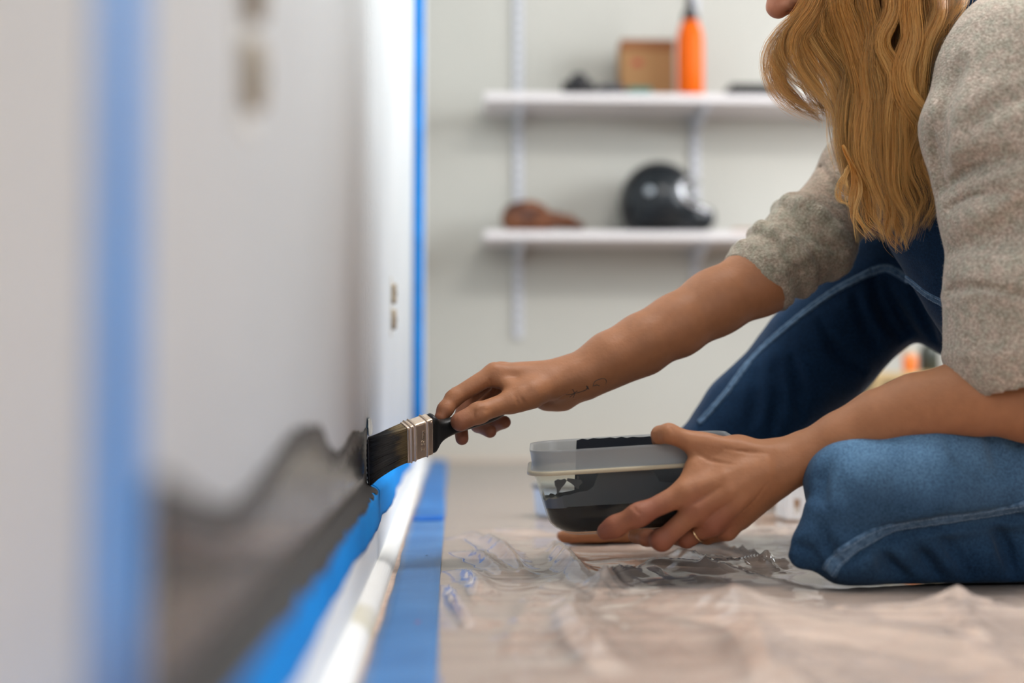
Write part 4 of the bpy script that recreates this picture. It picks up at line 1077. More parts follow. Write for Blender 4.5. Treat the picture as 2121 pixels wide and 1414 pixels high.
# finger nails
def nail(p, d, up, L, Wd, name='fingernail'):
    p = np.asarray(p); d = unit(d); up = unit(up - d * (d @ up)); s = np.cross(d, up); rings = []
    for i in range(7):
        q = i / 6 * 2 - 1; ring = []
        for j in range(7):
            r = j / 6 * 2 - 1; wd = Wd * math.sqrt(max(0.02, 1 - max(0, abs(q) - .35) ** 2 * 2.1))
            ring.append(p + d * q * L + s * r * wd + up * (-.42 * Wd * r * r - .25 * L * max(0, -q) ** 2 * .4))
        rings.append(ring)
    o = MB()
    V = [x for r in rings for x in r]; F = [(i * 7 + j, i * 7 + j + 1, i * 7 + j + 8, i * 7 + j + 7) for i in range(6) for j in range(6)]
    ob = o.add(V, F).build(name, M['nail'], smooth=True); so = ob.modifiers.new('thickness', 'SOLIDIFY'); so.thickness = .0005; so.offset = 0
    pieces.append(ob)
M['nail'] = plain('nail', (.42, .175, .08), .42)
def nail_on(node, px, tip, L, Wd):
    c = hit(node, [px])[0]; n_ = normals(node, c[None], .003)[0]; e = hit(node, [tip])[0]
    nail(c + n_ * .0001, e - c, n_, L, Wd)
nail(P(1355, 906, 1.566), P(1362, 915, 1.580) - P(1366, 899, 1.564), P(1330, 903, 1.57) - P(1366, 903, 1.57), .0050, .0046)
# ring on the left hand
rc, ra = P(1443, 1106, 1.546), P(*Rl); rd = unit(P(1418, 1120, 1.552) - ra); a1 = unit(np.cross(rd, [0, 0, 1.])); a2 = np.cross(rd, a1)
rcn = ra + rd * .019
pts = [rcn + .0102 * (math.cos(q) * a1 + math.sin(q) * a2) for q in np.linspace(0, 2 * math.pi, 33)]
pieces.append(MB().tube(pts, .0010, 6, False).build('finger_ring', plain('gold_ring', (.80, .55, .30), .25, metal=1.0), smooth=True)); pieces[-1]['label'] = 'thin gold ring'
# fine line tattoo on the inner right wrist
tat = [[(1172, 817), (1185, 816), (1192, 812), (1196, 809)], [(1180, 822), (1190, 815), (1200, 812), (1212, 808), (1219, 803)], [(1228, 800), (1232, 790), (1242, 785), (1252, 784), (1256, 789), (1254, 795)], [(1230, 799), (1236, 797), (1242, 799)], [(1186, 806), (1190, 815), (1187, 823)], [(1214, 805), (1218, 801), (1214, 799), (1220, 806)]]
mb = MB()
for ln in tat:
    q = hit(body_far, ln); q = spline(q, 24); q = q - np.array([0, .00005, 0]); mb.tube(q, .00046, 5)
pieces.append(mb.build('wrist_tattoo', plain('tattoo_ink', (.06, .05, .04), .6))); pieces[-1]['label'] = 'fine dark line tattoo'

# --- grey sweater: torso, both sleeves, rolled cuffs
def cuffring(p, ax, r, th): # a soft roll round a limb
    ax = unit(ax); a1 = unit(np.cross(ax, [0, 1., .2])); a2 = np.cross(ax, a1)
    q = [p + r * (math.cos(t) * a1 + math.sin(t) * a2) for t in np.linspace(0, 2 * math.pi, 13)]
    return Un(.004, *[Cone(q[i], q[i + 1], th) for i in range(12)])
fs0, fs1 = P(1568, 578, 1.80), P(1905, 225, 1.895)
fc = J((1572, 577, 1.80), (1638, 524, 1.812), (1694, 481, 1.825), (1790, 360, 1.855))
a01, a12, a2s = unit(fc[1] - fc[0]), unit(fc[2] - fc[1]), unit(fs1 - fc[2])
far_sleeve = Un(.012, Cone(fc[2] - a2s * .02, fc[3], .0480, .056), Cone(fc[3], fs1, .056, .066))
cuffA = Un(.004, Cone(fc[0] + a01 * .006, fc[1] - a01 * .010, .0500, .0480), cuffring(fc[0] + a01 * .007, a01, .0460, .0075), cuffring(fc[1] - a01 * .015, a01, .0465, .0125))
cuffB = Un(.004, Cone(fc[1] + a12 * .014, fc[2] - a12 * .010, .0560, .0600), cuffring(fc[2] - a12 * .012, a12, .0500, .0145))
cuffs = Sub(.005, Un(.002, cuffA, cuffB), cuffring(fc[1] + a01 * .001, a01 + a12, .0610, .0045))
far_sleeve = Un(.002, far_sleeve, cuffs)
ns = J((2112, 150, 1.530), (2075, 265, 1.522), (2082, 400, 1.512), (2096, 560, 1.503), (2094, 610, 1.50), (2092, 735, 1.50))
near_sleeve = Un(.03, Cone(P(2122, 130, 1.56), ns[0], .085, .080), Cone(ns[0], ns[1], .080, .082), Cone(ns[1], ns[2], .082, .066), Cone(ns[2], ns[3], .066, .0645))
near_sleeve = Un(.012, near_sleeve, Cone(ns[3], ns[4], .0645, .0655), Cone(ns[4], ns[5], .0705, .0685))
near_sleeve = Un(.006, near_sleeve, cuffring(ns[5] + [0, 0, -.001], [0, 0, 1], .0640, .0055), cuffring(P(2093, 616, 1.50), [.05, 0, 1], .0655, .0065))
tors = Un(.05, Cone(hipc + [-.0, -.07, .06], hipc + [0, .07, .06], .125), Cone(hipc + [0, 0, .05], chest, .125, .125), Cone(chest + [0, -.07, 0], chest + [0, .07, 0], .105), Cone(SH_L + [.01, .03, .0], SH_R + [.01, -.03, 0], .068, .068),
          Cone(neckb + [.0, 0, -.02], neckb + [-.025, 0, .022], .066, .060))
sw = Un(.004, Un(.022, tors, near_sleeve, Cone(fc[3], fs1, .050, .060)), far_sleeve)
sw = Sub(.016, sw, *[groove(sw, p, r, .006) for p, r in [
    ([(1940, 392), (1965, 380), (2000, 352), (2050, 335), (2110, 325)], [.006, .013, .013, .008, .003]),
    ([(1925, 262), (1935, 310), (1948, 360), (1958, 385)], [.003, .009, .011, .006]),
    ([(1962, 432), (1985, 415), (2020, 402), (2080, 400)], [.006, .009, .007, .003]),
    ([(1985, 130), (1960, 180), (1948, 250), (1955, 300)], [.002, .006, .008, .003]),
    ([(1968, 520), (2020, 500), (2090, 505)], [.003, .006, .003]), ([(2121, 430), (2080, 470), (2040, 480)], [.006, .006, .002]),
    ([(2121, 200), (2060, 215), (2010, 260)], [.002, .006, .003])]])
sw = Sub(.005, sw, *[groove(sw, p, r, .003) for p, r in [
    ([(1944, 394), (1968, 380), (2002, 354), (2050, 338)], [.003, .0060, .0055, .001]),
    ([(1932, 270), (1938, 320), (1950, 365), (1960, 388)], [.001, .0045, .0060, .003]),
    ([(1964, 434), (1988, 417), (2022, 405), (2060, 402)], [.003, .0045, .003, .001]),
    ([(1982, 140), (1962, 185), (1951, 245), (1956, 290)], [.0005, .0028, .0035, .001])]])
sw = Sub(.004, sw, *[groove(sw, p, r, .003) for p, r in [
    ([(1957, 603), (2000, 594), (2060, 598), (2119, 612)], [.0058, .0058, .0055, .005]),
    ([(1588, 452), (1600, 490), (1640, 540), (1690, 598)], [.002, .003, .0035, .002]),
    ([(1625, 428), (1660, 468), (1710, 508), (1758, 530)], [.003, .005, .005, .003]), ([(1690, 330), (1730, 380), (1800, 420)], [.001, .004, .001]), ([(1655, 500), (1700, 545), (1735, 575)], [.0008, .0025, .0008])]])
def swd(p): 
    return .0022 * vnoise(p * 16) + .0008 * vnoise(p * 40) + .0036 * vnoise(np.c_[p[:, 0] * 7, p[:, 1] * 7, p[:, 2] * 24])
sw = Disp(sw, swd)
# hollow out the cuffs so that the arms come out of openings
sw = Sub(.003, sw, Cone(fc[0] - a01 * .06, fc[0] - a01 * .028, .0455, .0455), Cone(P(2120, 900, 1.5), P(2094, 752, 1.5), .054, .054))
V, F = polygonize(sw, *bbox([hipc + [0.13, 0, -.05], chest, SH_L, SH_R, fs0, P(1950, 790, 1.44), P(2300, 800, 1.9)], .10), .0032, .006, 1)
def marl(V): 
    a = vnoise(V * 330); b2 = vnoise(V * 120 + 7); c = vnoise(V * 420 + 3); d = vnoise(V * 30 + 2)
    base = np.array([.34, .305, .27]) * (1 + .22 * a + .16 * b2 + .06 * d)[:, None]
    return np.clip(base + np.clip(c - .35, 0, 1)[:, None] * np.array([.22, .10, .09]) - np.clip(-c - .45, 0, 1)[:, None] * np.array([.22, .12, .16]), .05, .8)
knit, t, b, o = nt('grey_marl_knit'); setp(b, rough=.95, spec=.1, sheen=.2, sheenr=.5)
tc = N(t, 'ShaderNodeTexCoord'); 
nz = N(t, 'ShaderNodeTexNoise', Scale=330., Detail=2.); nb = N(t, 'ShaderNodeTexNoise', Scale=95., Detail=3.)
r1 = N(t, 'ShaderNodeValToRGB'); e = r1.color_ramp.elements; e[0].position = .30; e[0].color = (.28, .235, .19, 1); e[1].position = .70; e[1].color = (.53, .47, .40, 1)
e2 = e.new(.5); e2.color = (.39, .34, .285, 1)
r2 = N(t, 'ShaderNodeValToRGB'); r2.color_ramp.elements[0].position = .35; r2.color_ramp.elements[0].color = (.84, .88, .84, 1); r2.color_ramp.elements[1].position = .65; r2.color_ramp.elements[1].color = (1.1, 1.02, 1.0, 1)
mul = N(t, 'ShaderNodeMix', data_type='RGBA', blend_type='MULTIPLY'); mul.inputs[0].default_value = 1
for x in (nz, nb): t.links.new(tc.outputs['Object'], x.inputs['Vector'])
t.links.new(nz.outputs['Fac'], r1.inputs[0]); t.links.new(nb.outputs['Fac'], r2.inputs[0])
t.links.new(r1.outputs[0], mul.inputs[6]); t.links.new(r2.outputs[0], mul.inputs[7]); t.links.new(mul.outputs[2], b.inputs['Base Color'])
# knit ribs: fine wales slanting down the sleeves
wv = N(t, 'ShaderNodeTexVoronoi', Scale=520.); t.links.new(tc.outputs['Object'], wv.inputs['Vector'])
ad = N(t, 'ShaderNodeMath', operation='ADD'); t.links.new(wv.outputs['Distance'], ad.inputs[0]); t.links.new(nz.outputs['Fac'], ad.inputs[1])
bp = N(t, 'ShaderNodeBump', Strength=.9, Distance=.0010); t.links.new(ad.outputs[0], bp.inputs['Height']); t.links.new(bp.outputs[0], b.inputs['Normal'])
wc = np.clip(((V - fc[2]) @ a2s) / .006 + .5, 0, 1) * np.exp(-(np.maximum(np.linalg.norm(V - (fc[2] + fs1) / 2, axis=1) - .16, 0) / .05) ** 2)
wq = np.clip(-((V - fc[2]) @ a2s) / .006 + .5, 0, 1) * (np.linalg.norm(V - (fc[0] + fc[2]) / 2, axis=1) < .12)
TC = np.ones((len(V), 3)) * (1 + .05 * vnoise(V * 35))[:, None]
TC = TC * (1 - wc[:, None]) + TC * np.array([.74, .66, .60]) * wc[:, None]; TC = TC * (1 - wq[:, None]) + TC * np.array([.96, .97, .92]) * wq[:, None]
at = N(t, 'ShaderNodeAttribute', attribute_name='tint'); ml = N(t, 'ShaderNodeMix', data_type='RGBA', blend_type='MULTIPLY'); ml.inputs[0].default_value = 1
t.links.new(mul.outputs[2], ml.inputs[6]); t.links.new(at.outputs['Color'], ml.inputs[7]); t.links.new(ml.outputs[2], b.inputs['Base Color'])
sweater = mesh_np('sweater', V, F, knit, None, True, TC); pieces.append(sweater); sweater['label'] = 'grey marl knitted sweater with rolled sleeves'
# wool fuzz
def fuzz(V, F, n, L):
    rng = np.random.default_rng(9)
    fi = rng.choice(len(F), n); w = rng.random((n, 4)); w /= w.sum(1)[:, None]
    p = (V[F[fi]] * w[:, :, None]).sum(1)
    nn = np.cross(V[F[fi, 2]] - V[F[fi, 0]], V[F[fi, 3]] - V[F[fi, 1]]); nn /= np.linalg.norm(nn, axis=1)[:, None] + 1e-9
    d = nn + rng.normal(0, .75, (n, 3)); d /= np.linalg.norm(d, axis=1)[:, None]; ln = L * rng.uniform(.4, 1.5, n)[:, None]
    s = np.cross(d, rng.normal(0, 1, (n, 3))); s /= np.linalg.norm(s, axis=1)[:, None]
    k = d + rng.normal(0, .7, (n, 3)); W0 = .00010
    A = np.stack([p - s * W0, p + s * W0, p + d * ln * .6 + s * W0 * .7, p + d * ln * .6 - s * W0 * .7, p + d * ln * .6 + k * ln * .3], 1).reshape(-1, 3)
    i = np.arange(n)[:, None] * 5
    T = np.vstack([i + [0, 1, 2], i + [0, 2, 3], i + [3, 2, 4]])
    return A, T
A, T = fuzz(V, F, 42000, .0022)
wool = plain('wool_fibre', (.50, .46, .41), .9, spec=.1); 
fz = mesh_np('wool_fuzz', A, T, wool, sweater, False, kind='stuff')

# --- denim overalls
D1 = Un(.012, Un(.03, Cone(P(1428, 1010, 1.975), P(1560, 872, 1.965), .062, .070), Cone(P(1560, 872, 1.965), P(1695, 735, 1.955), .070, .074), Cone(P(1695, 735, 1.955), P(1862, 568, 1.945), .074, .082)),
        Un(.03, Cone(P(1862, 566, 1.945), P(1990, 590, 1.90), .082, .084), Cone(P(1990, 590, 1.90), P(2150, 700, 1.86), .084, .092), Cone(P(2150, 700, 1.86), hipc + [0, .07, .02], .092, .115)))
D2 = Un(.030, Cone(P(1795, 1010, 1.530), P(1900, 1008, 1.545), .0560, .068), Cone(P(1900, 1008, 1.545), hipc + [0, -.08, .0], .068, .115),
        Cone(P(1740, 1062, 1.515), P(1750, 1010, 1.522), .034, .040))
D3 = Un(.02, Cone(P(1710, 1126, 1.510), P(1760, 1138, 1.515), .032, .038), Cone(P(1760, 1138, 1.515), P(2230, 1148, 1.57), .038, .046))
D3 = Un(.010, D3, Cone(P(1666, 1148, 1.505), P(1668, 1126, 1.505), .0170, .0130), Cone(P(1672, 1118, 1.505), P(1698, 1060, 1.508), .013, .019))
seat = Un(.04, Cone(hipc + [0, -.08, -.01], hipc + [0, .08, -.01], .125), Cone(hipc + [0, -.07, .08], hipc + [0, .07, .08], .133))
bib = Un(.03, Cone(hipc + [-.03, 0, .08], chest + [-.035, 0, -.04], .128, .110), Cone(chest + [-.030, -.055, 0], chest + [-.03, .055, 0], .092))
straps = Un(.004, *[chain([chest + [-.115, sg * .07, .02], (SH_L if sg < 0 else SH_R) * .62 + (SH_R if sg < 0 else SH_L) * .38 + [-.04, 0, .062], (SH_L if sg < 0 else SH_R) * .62 + (SH_R if sg < 0 else SH_L) * .38 + [.035, 0, .064]], [.014, .014, .014], .01) for sg in (-1, 1)])
dn0 = Un(.02, Un(.012, Un(.006, D2, D3), seat), D1, bib, straps, chain([P(1975, 60, 1.62), P(2000, 5, 1.62), P(2040, -50, 1.62)], [.016, .016, .016], .01))
def dend(p):
    return .0028 * vnoise(np.c_[p[:, 0] * 15, p[:, 1] * 15, p[:, 2] * 15]) + .0012 * vnoise(p * 42)
# folds
gr = [groove(dn0, p, r, .006) for p, r in [
      ([(1812, 575), (1818, 620), (1845, 672), (1868, 700)], [.003, .008, .009, .005]), ([(1838, 580), (1852, 630), (1885, 688)], [.003, .009, .007]),
      ([(1770, 610), (1785, 660), (1815, 715)], [.002, .006, .004]), ([(1700, 665), (1735, 730), (1790, 770)], [.001, .006, .003]), ([(1890, 600), (1905, 640), (1935, 705)], [.002, .008, .004]),
      ([(1640, 740), (1655, 800), (1660, 860)], [.001, .006, .003]), ([(1560, 770), (1565, 830), (1555, 880)], [.001, .005, .003]), ([(1605, 760), (1612, 830), (1600, 890)], [.001, .005, .003]),
      ([(1742, 1168), (1790, 1138), (1850, 1108), (1950, 1090), (2118, 1068)], [.003, .008, .009, .008, .007]),
      ([(1822, 1128), (1840, 1160), (1880, 1200)], [.003, .011, .006]), ([(1885, 1118), (1915, 1150), (1950, 1195)], [.003, .010, .006]), ([(1945, 1110), (1985, 1150), (2010, 1190)], [.002, .008, .005]), ([(2060, 1090), (2085, 1130), (2100, 1190)], [.003, .010, .005]),
      ([(1700, 1085), (1712, 1130), (1735, 1165)], [.001, .006, .003]), ([(1655, 1130), (1680, 1150), (1700, 1180)], [.001, .004, .003]),
      ([(2045, 895), (2062, 930), (2072, 980)], [.003, .006, .001]), ([(2121, 905), (2095, 940), (2090, 990)], [.003, .005, .001]), ([(1718, 945), (1702, 985), (1700, 1040)], [.002, .005, .002]),
      ([(1760, 925), (1740, 975), (1742, 1030)], [.001, .004, .001]), ([(1960, 905), (1990, 945), (2050, 990)], [.001, .003, .001])]]
dn1 = Sub(.010, dn0, *gr)
g2 = [groove(dn1, p, r, .003) for p, r in [
      ([(1748, 1166), (1795, 1136), (1855, 1107), (1950, 1090), (2121, 1068)], [.001, .004, .0045, .004, .003]),
      ([(1826, 1132), (1842, 1160), (1872, 1192)], [.001, .005, .002]), ([(1888, 1122), (1915, 1150), (1942, 1188)], [.001, .0045, .002]), ([(1850, 1122), (1872, 1146), (1902, 1186)], [.001, .003, .001]),
      ([(2064, 1096), (2085, 1130), (2098, 1180)], [.001, .0045, .002]), ([(1985, 1105), (2010, 1140), (2030, 1185)], [.001, .003, .001]),
      ([(1702, 1090), (1713, 1130), (1732, 1160)], [.001, .004, .002]), ([(1652, 1128), (1676, 1140), (1698, 1168)], [.001, .003, .001]), ([(1642, 1150), (1660, 1165), (1690, 1180)], [.001, .003, .001]),
      ([(2048, 900), (2062, 928), (2068, 965)], [.001, .004, .001]), ([(1722, 950), (1708, 985), (1706, 1030)], [.001, .003, .001]),
      ([(1816, 585), (1822, 625), (1848, 672), (1866, 696)], [.001, .005, .006, .002]), ([(1842, 592), (1856, 632), (1884, 684)], [.001, .005, .003]),
      ([(1775, 620), (1788, 660), (1815, 708)], [.001, .004, .001]), ([(1705, 675), (1737, 730), (1785, 765)], [.001, .0035, .001]), ([(1893, 610), (1908, 645), (1935, 700)], [.001, .004, .001])]]
dn = Disp(Sub(.004, dn1, *g2), dend)
dn = Half(.003, dn, (0, 0, .0042), (0, 0, -1))
dn = Sub(.003, dn, Cone(P(1300, 1150, 1.985), P(1440, 1000, 1.975), .050, .050))
V, F = polygonize(dn, *bbox([hipc + [.15, 0, -.12], chest + [0, 0, .14], P(1360, 1100, 2.04), P(1640, 1210, 1.46), P(1850, 480, 2.03)], .045), .0036, .008, 1)
wear = np.zeros(len(V))
for p, r, a in ((P(1800, 930, 1.50), .055, 1.0), (P(1900, 925, 1.49), .055, .95), (P(2020, 930, 1.49), .07, .75), (P(1740, 985, 1.48), .045, .5), (P(2110, 960, 1.5), .06, .55), (P(1945, 420, 1.80), .035, .9), (P(1800, 1020, 1.47), .10, .30)):
    wear = np.maximum(wear, a * np.exp(-(np.linalg.norm(V - p, axis=1) / r) ** 2))
wear = np.clip(wear * (1 + .3 * vnoise(V * 25)), 0, 1)[:, None]
c0 = np.array([.009, .031, .075]); c1 = np.array([.115, .225, .37])
DC = c0 * (1 - wear) + c1 * wear
DC *= (1 + .09 * vnoise(V * 22) + .08 * vnoise(V * 70))[:, None]
den, t, b, o = nt('denim'); setp(b, rough=.85, spec=.12, sheen=.10, sheenr=.4)
at = N(t, 'ShaderNodeAttribute', attribute_name='tint'); tc = N(t, 'ShaderNodeTexCoord')
nz = N(t, 'ShaderNodeTexNoise', Scale=420., Detail=2.); wv = N(t, 'ShaderNodeTexNoise', Scale=900., Detail=1.)
for x in (nz, wv): t.links.new(tc.outputs['Object'], x.inputs['Vector'])
r1 = N(t, 'ShaderNodeValToRGB'); r1.color_ramp.elements[0].position = .3; r1.color_ramp.elements[0].color = (.68, .68, .70, 1); r1.color_ramp.elements[1].position = .7; r1.color_ramp.elements[1].color = (1.25, 1.25, 1.2, 1)
t.links.new(nz.outputs['Fac'], r1.inputs[0]); mul = N(t, 'ShaderNodeMix', data_type='RGBA', blend_type='MULTIPLY'); mul.inputs[0].default_value = 1
t.links.new(at.outputs['Color'], mul.inputs[6]); t.links.new(r1.outputs[0], mul.inputs[7]); t.links.new(mul.outputs[2], b.inputs['Base Color'])
ad = N(t, 'ShaderNodeMath', operation='ADD'); t.links.new(wv.outputs[0], ad.inputs[0]); t.links.new(nz.outputs['Fac'], ad.inputs[1])
bp = N(t, 'ShaderNodeBump', Strength=.6, Distance=.0005); t.links.new(ad.outputs[0], bp.inputs['Height']); t.links.new(bp.outputs[0], b.inputs['Normal'])
overalls = mesh_np('denim_overalls', V, F, den, None, True, DC); pieces.append(overalls); overalls['label'] = 'blue denim overalls, faded over the near thigh'
# flat-felled seams with stitches
seamm = noise_col('seam_denim', (.035, .085, .16), (.10, .18, .29), 160, rough=.85)
stit = plain('pale_stitching', (.22, .30, .40), .7)
def seam(px, w, name='seam', both=True):
    q = spline(np.array(px, float), 60); c = hit(dn, q); nn = normals(dn, c, .004)
    c = spline(c, 90); nn = np.stack([np.interp(np.linspace(0, 59, 90), np.arange(60), nn[:, k]) for k in range(3)], 1)
    rings = []; sp = []
    for i in range(90):
        tg = unit(c[min(i + 1, 89)] - c[max(i - 1, 0)]); n_ = unit(nn[i] - tg * (nn[i] @ tg)); s = np.cross(tg, n_)
        pk = .0004 * math.sin(i * 1.7) 
        rings.append([c[i] + s * w * a + n_ * (h + (pk if h > 0 else 0)) for a, h in ((-1.1, -.0015), (-.9, .0013), (-.45, .0017), (0, .0011), (.45, .0017), (.9, .0013), (1.1, -.0015))])
        sp.append((c[i], s, n_))
    o = MB().loft(rings).build(name, seamm, overalls, smooth=True)
    mb = MB()
    for sg in (-.6, .6):
        L = np.r_[0, np.cumsum(np.linalg.norm(np.diff(c, axis=0), axis=1))]
        d = 0.001
        while d < L[-1] - .004:
            f0, f1 = np.interp(d, L, range(90)), np.interp(d + .0024, L, range(90))
            def at2(f): i = int(f); cc, s, n_ = sp[i]; k = min(i + 1, 89); return cc + (sp[k][0] - cc) * (f - i) + s * w * sg + n_ * .0018
            mb.tube([at2(f0), at2(f1)], .00038, 4); d += .0036
    st = mb.build('stitching', stit, o); st['kind'] = 'stuff'
seam([(1448, 876), (1500, 818), (1560, 740), (1640, 668), (1720, 608), (1770, 580), (1806, 562)], .0058)
seam([(1806, 562), (1840, 556), (1880, 578), (1920, 610), (1962, 632)], .0058)
seam([(1716, 1186), (1728, 1166), (1748, 1148), (1790, 1120), (1850, 1092), (1930, 1078), (2020, 1066), (2118, 1050), (2230, 1030)], .0085)

# --- long wavy blonde hair
HV, HF, HCo = [], [], []; hb = 0
def lock(pts, rad, n, tone, seed, flat=.6, wave=.014, th=.00020, M_=26, spread_end=1.0):
    """a bundle of strands following pts; rad metres at a few places along it"""
    global hb
    rng = np.random.default_rng(seed); n = int(n * 1.35)
    S = spline(np.array(pts), M_); R = np.interp(np.linspace(0, 1, M_), np.linspace(0, 1, len(rad)), rad)
    T = np.gradient(S, axis=0); T /= np.linalg.norm(T, axis=1)[:, None]
    B = np.cross(T, np.array([0, 1., 0])); B /= np.linalg.norm(B, axis=1)[:, None] + 1e-9; Cc = np.cross(T, B)
    t = np.linspace(0, 1, M_)
    tw = rng.uniform(-1.6, 1.6)
    a = rng.uniform(0, 2 * math.pi, n); r = np.sqrt(rng.random(n))
    ncl = max(5, n // 24); clu = rng.integers(0, ncl, n); ca = rng.uniform(0, 2 * math.pi, ncl); cr = np.sqrt(rng.random(ncl)) * .85
    x0 = r * np.cos(a); y0 = r * np.sin(a); xc = cr[clu] * np.cos(ca[clu]); yc = cr[clu] * np.sin(ca[clu])
    pull = (.22 + .72 * t ** 1.1)[None]
    x = x0[:, None] * (1 - pull) + xc[:, None] * pull; y = y0[:, None] * (1 - pull) + yc[:, None] * pull
    ang = tw * t[None]; x, y = x * np.cos(ang) - y * np.sin(ang), x * np.sin(ang) + y * np.cos(ang)
    ph = rng.uniform(0, 6.28, (ncl, 2))[clu]; fr = rng.uniform(5, 9, ncl)[clu]
    wx = wave * .5 * (t[None] * np.sin(fr[:, None] * t[None] + ph[:, :1])); wy = wave * .5 * (t[None] * np.sin(fr[:, None] * t[None] + ph[:, 1:]))
    jit = rng.normal(0, .0011, (n, 2)); fly = (rng.random(n) < .09)[:, None]
    Pt = S[None] + B[None] * (x * R[None] + wx + jit[:, :1] * t[None] * (1 + 4 * fly))[..., None] + Cc[None] * (flat * y * R[None] + wy + jit[:, 1:] * t[None])[..., None]
    end = 1 - .34 * rng.random(n) ** 1.6; idx = end[:, None] * np.linspace(0, M_ - 1, M_)[None]; i0 = np.clip(idx.astype(int), 0, M_ - 2); f = idx - i0
    Pt = np.take_along_axis(Pt, i0[..., None], 1) * (1 - f)[..., None] + np.take_along_axis(Pt, i0[..., None] + 1, 1) * f[..., None]
    w = th * (1 - .75 * t ** 3)[None] * rng.uniform(.7, 1.3, n)[:, None]
    b0 = B[None] * w[..., None]; c0_ = Cc[None] * w[..., None]
    VV = np.stack([Pt + b0, Pt - .5 * b0 + .87 * c0_, Pt - .5 * b0 - .87 * c0_], 2).reshape(-1, 3)
    base = (np.arange(n)[:, None] * M_ + np.arange(M_ - 1)[None]).ravel() * 3
    for k in range(3):
        k2 = (k + 1) % 3; HF.append(np.stack([base + k, base + k2, base + 3 + k2, base + 3 + k], 1) + hb)
    gold = np.array([.74, .285, .028]); pale = np.array([1.0, .66, .25]); dark = np.array([.15, .048, .007])
    tn = np.clip(tone * 1.4 - .05 + rng.normal(0, .50, ncl)[clu] + rng.normal(0, .22, n), -1, 1)[:, None, None]
    tt = t[None, :, None]
    colr = np.where(tn > 0, gold + (pale - gold) * tn, gold + (dark - gold) * (-tn))
    colr = colr * (1 - .60 * tt ** 1.6) + (pale * .95) * (.60 * tt ** 1.6)
    HCo.append(np.repeat(colr, 3, axis=1).reshape(-1, 3)); HV.append(VV); hb += len(VV)
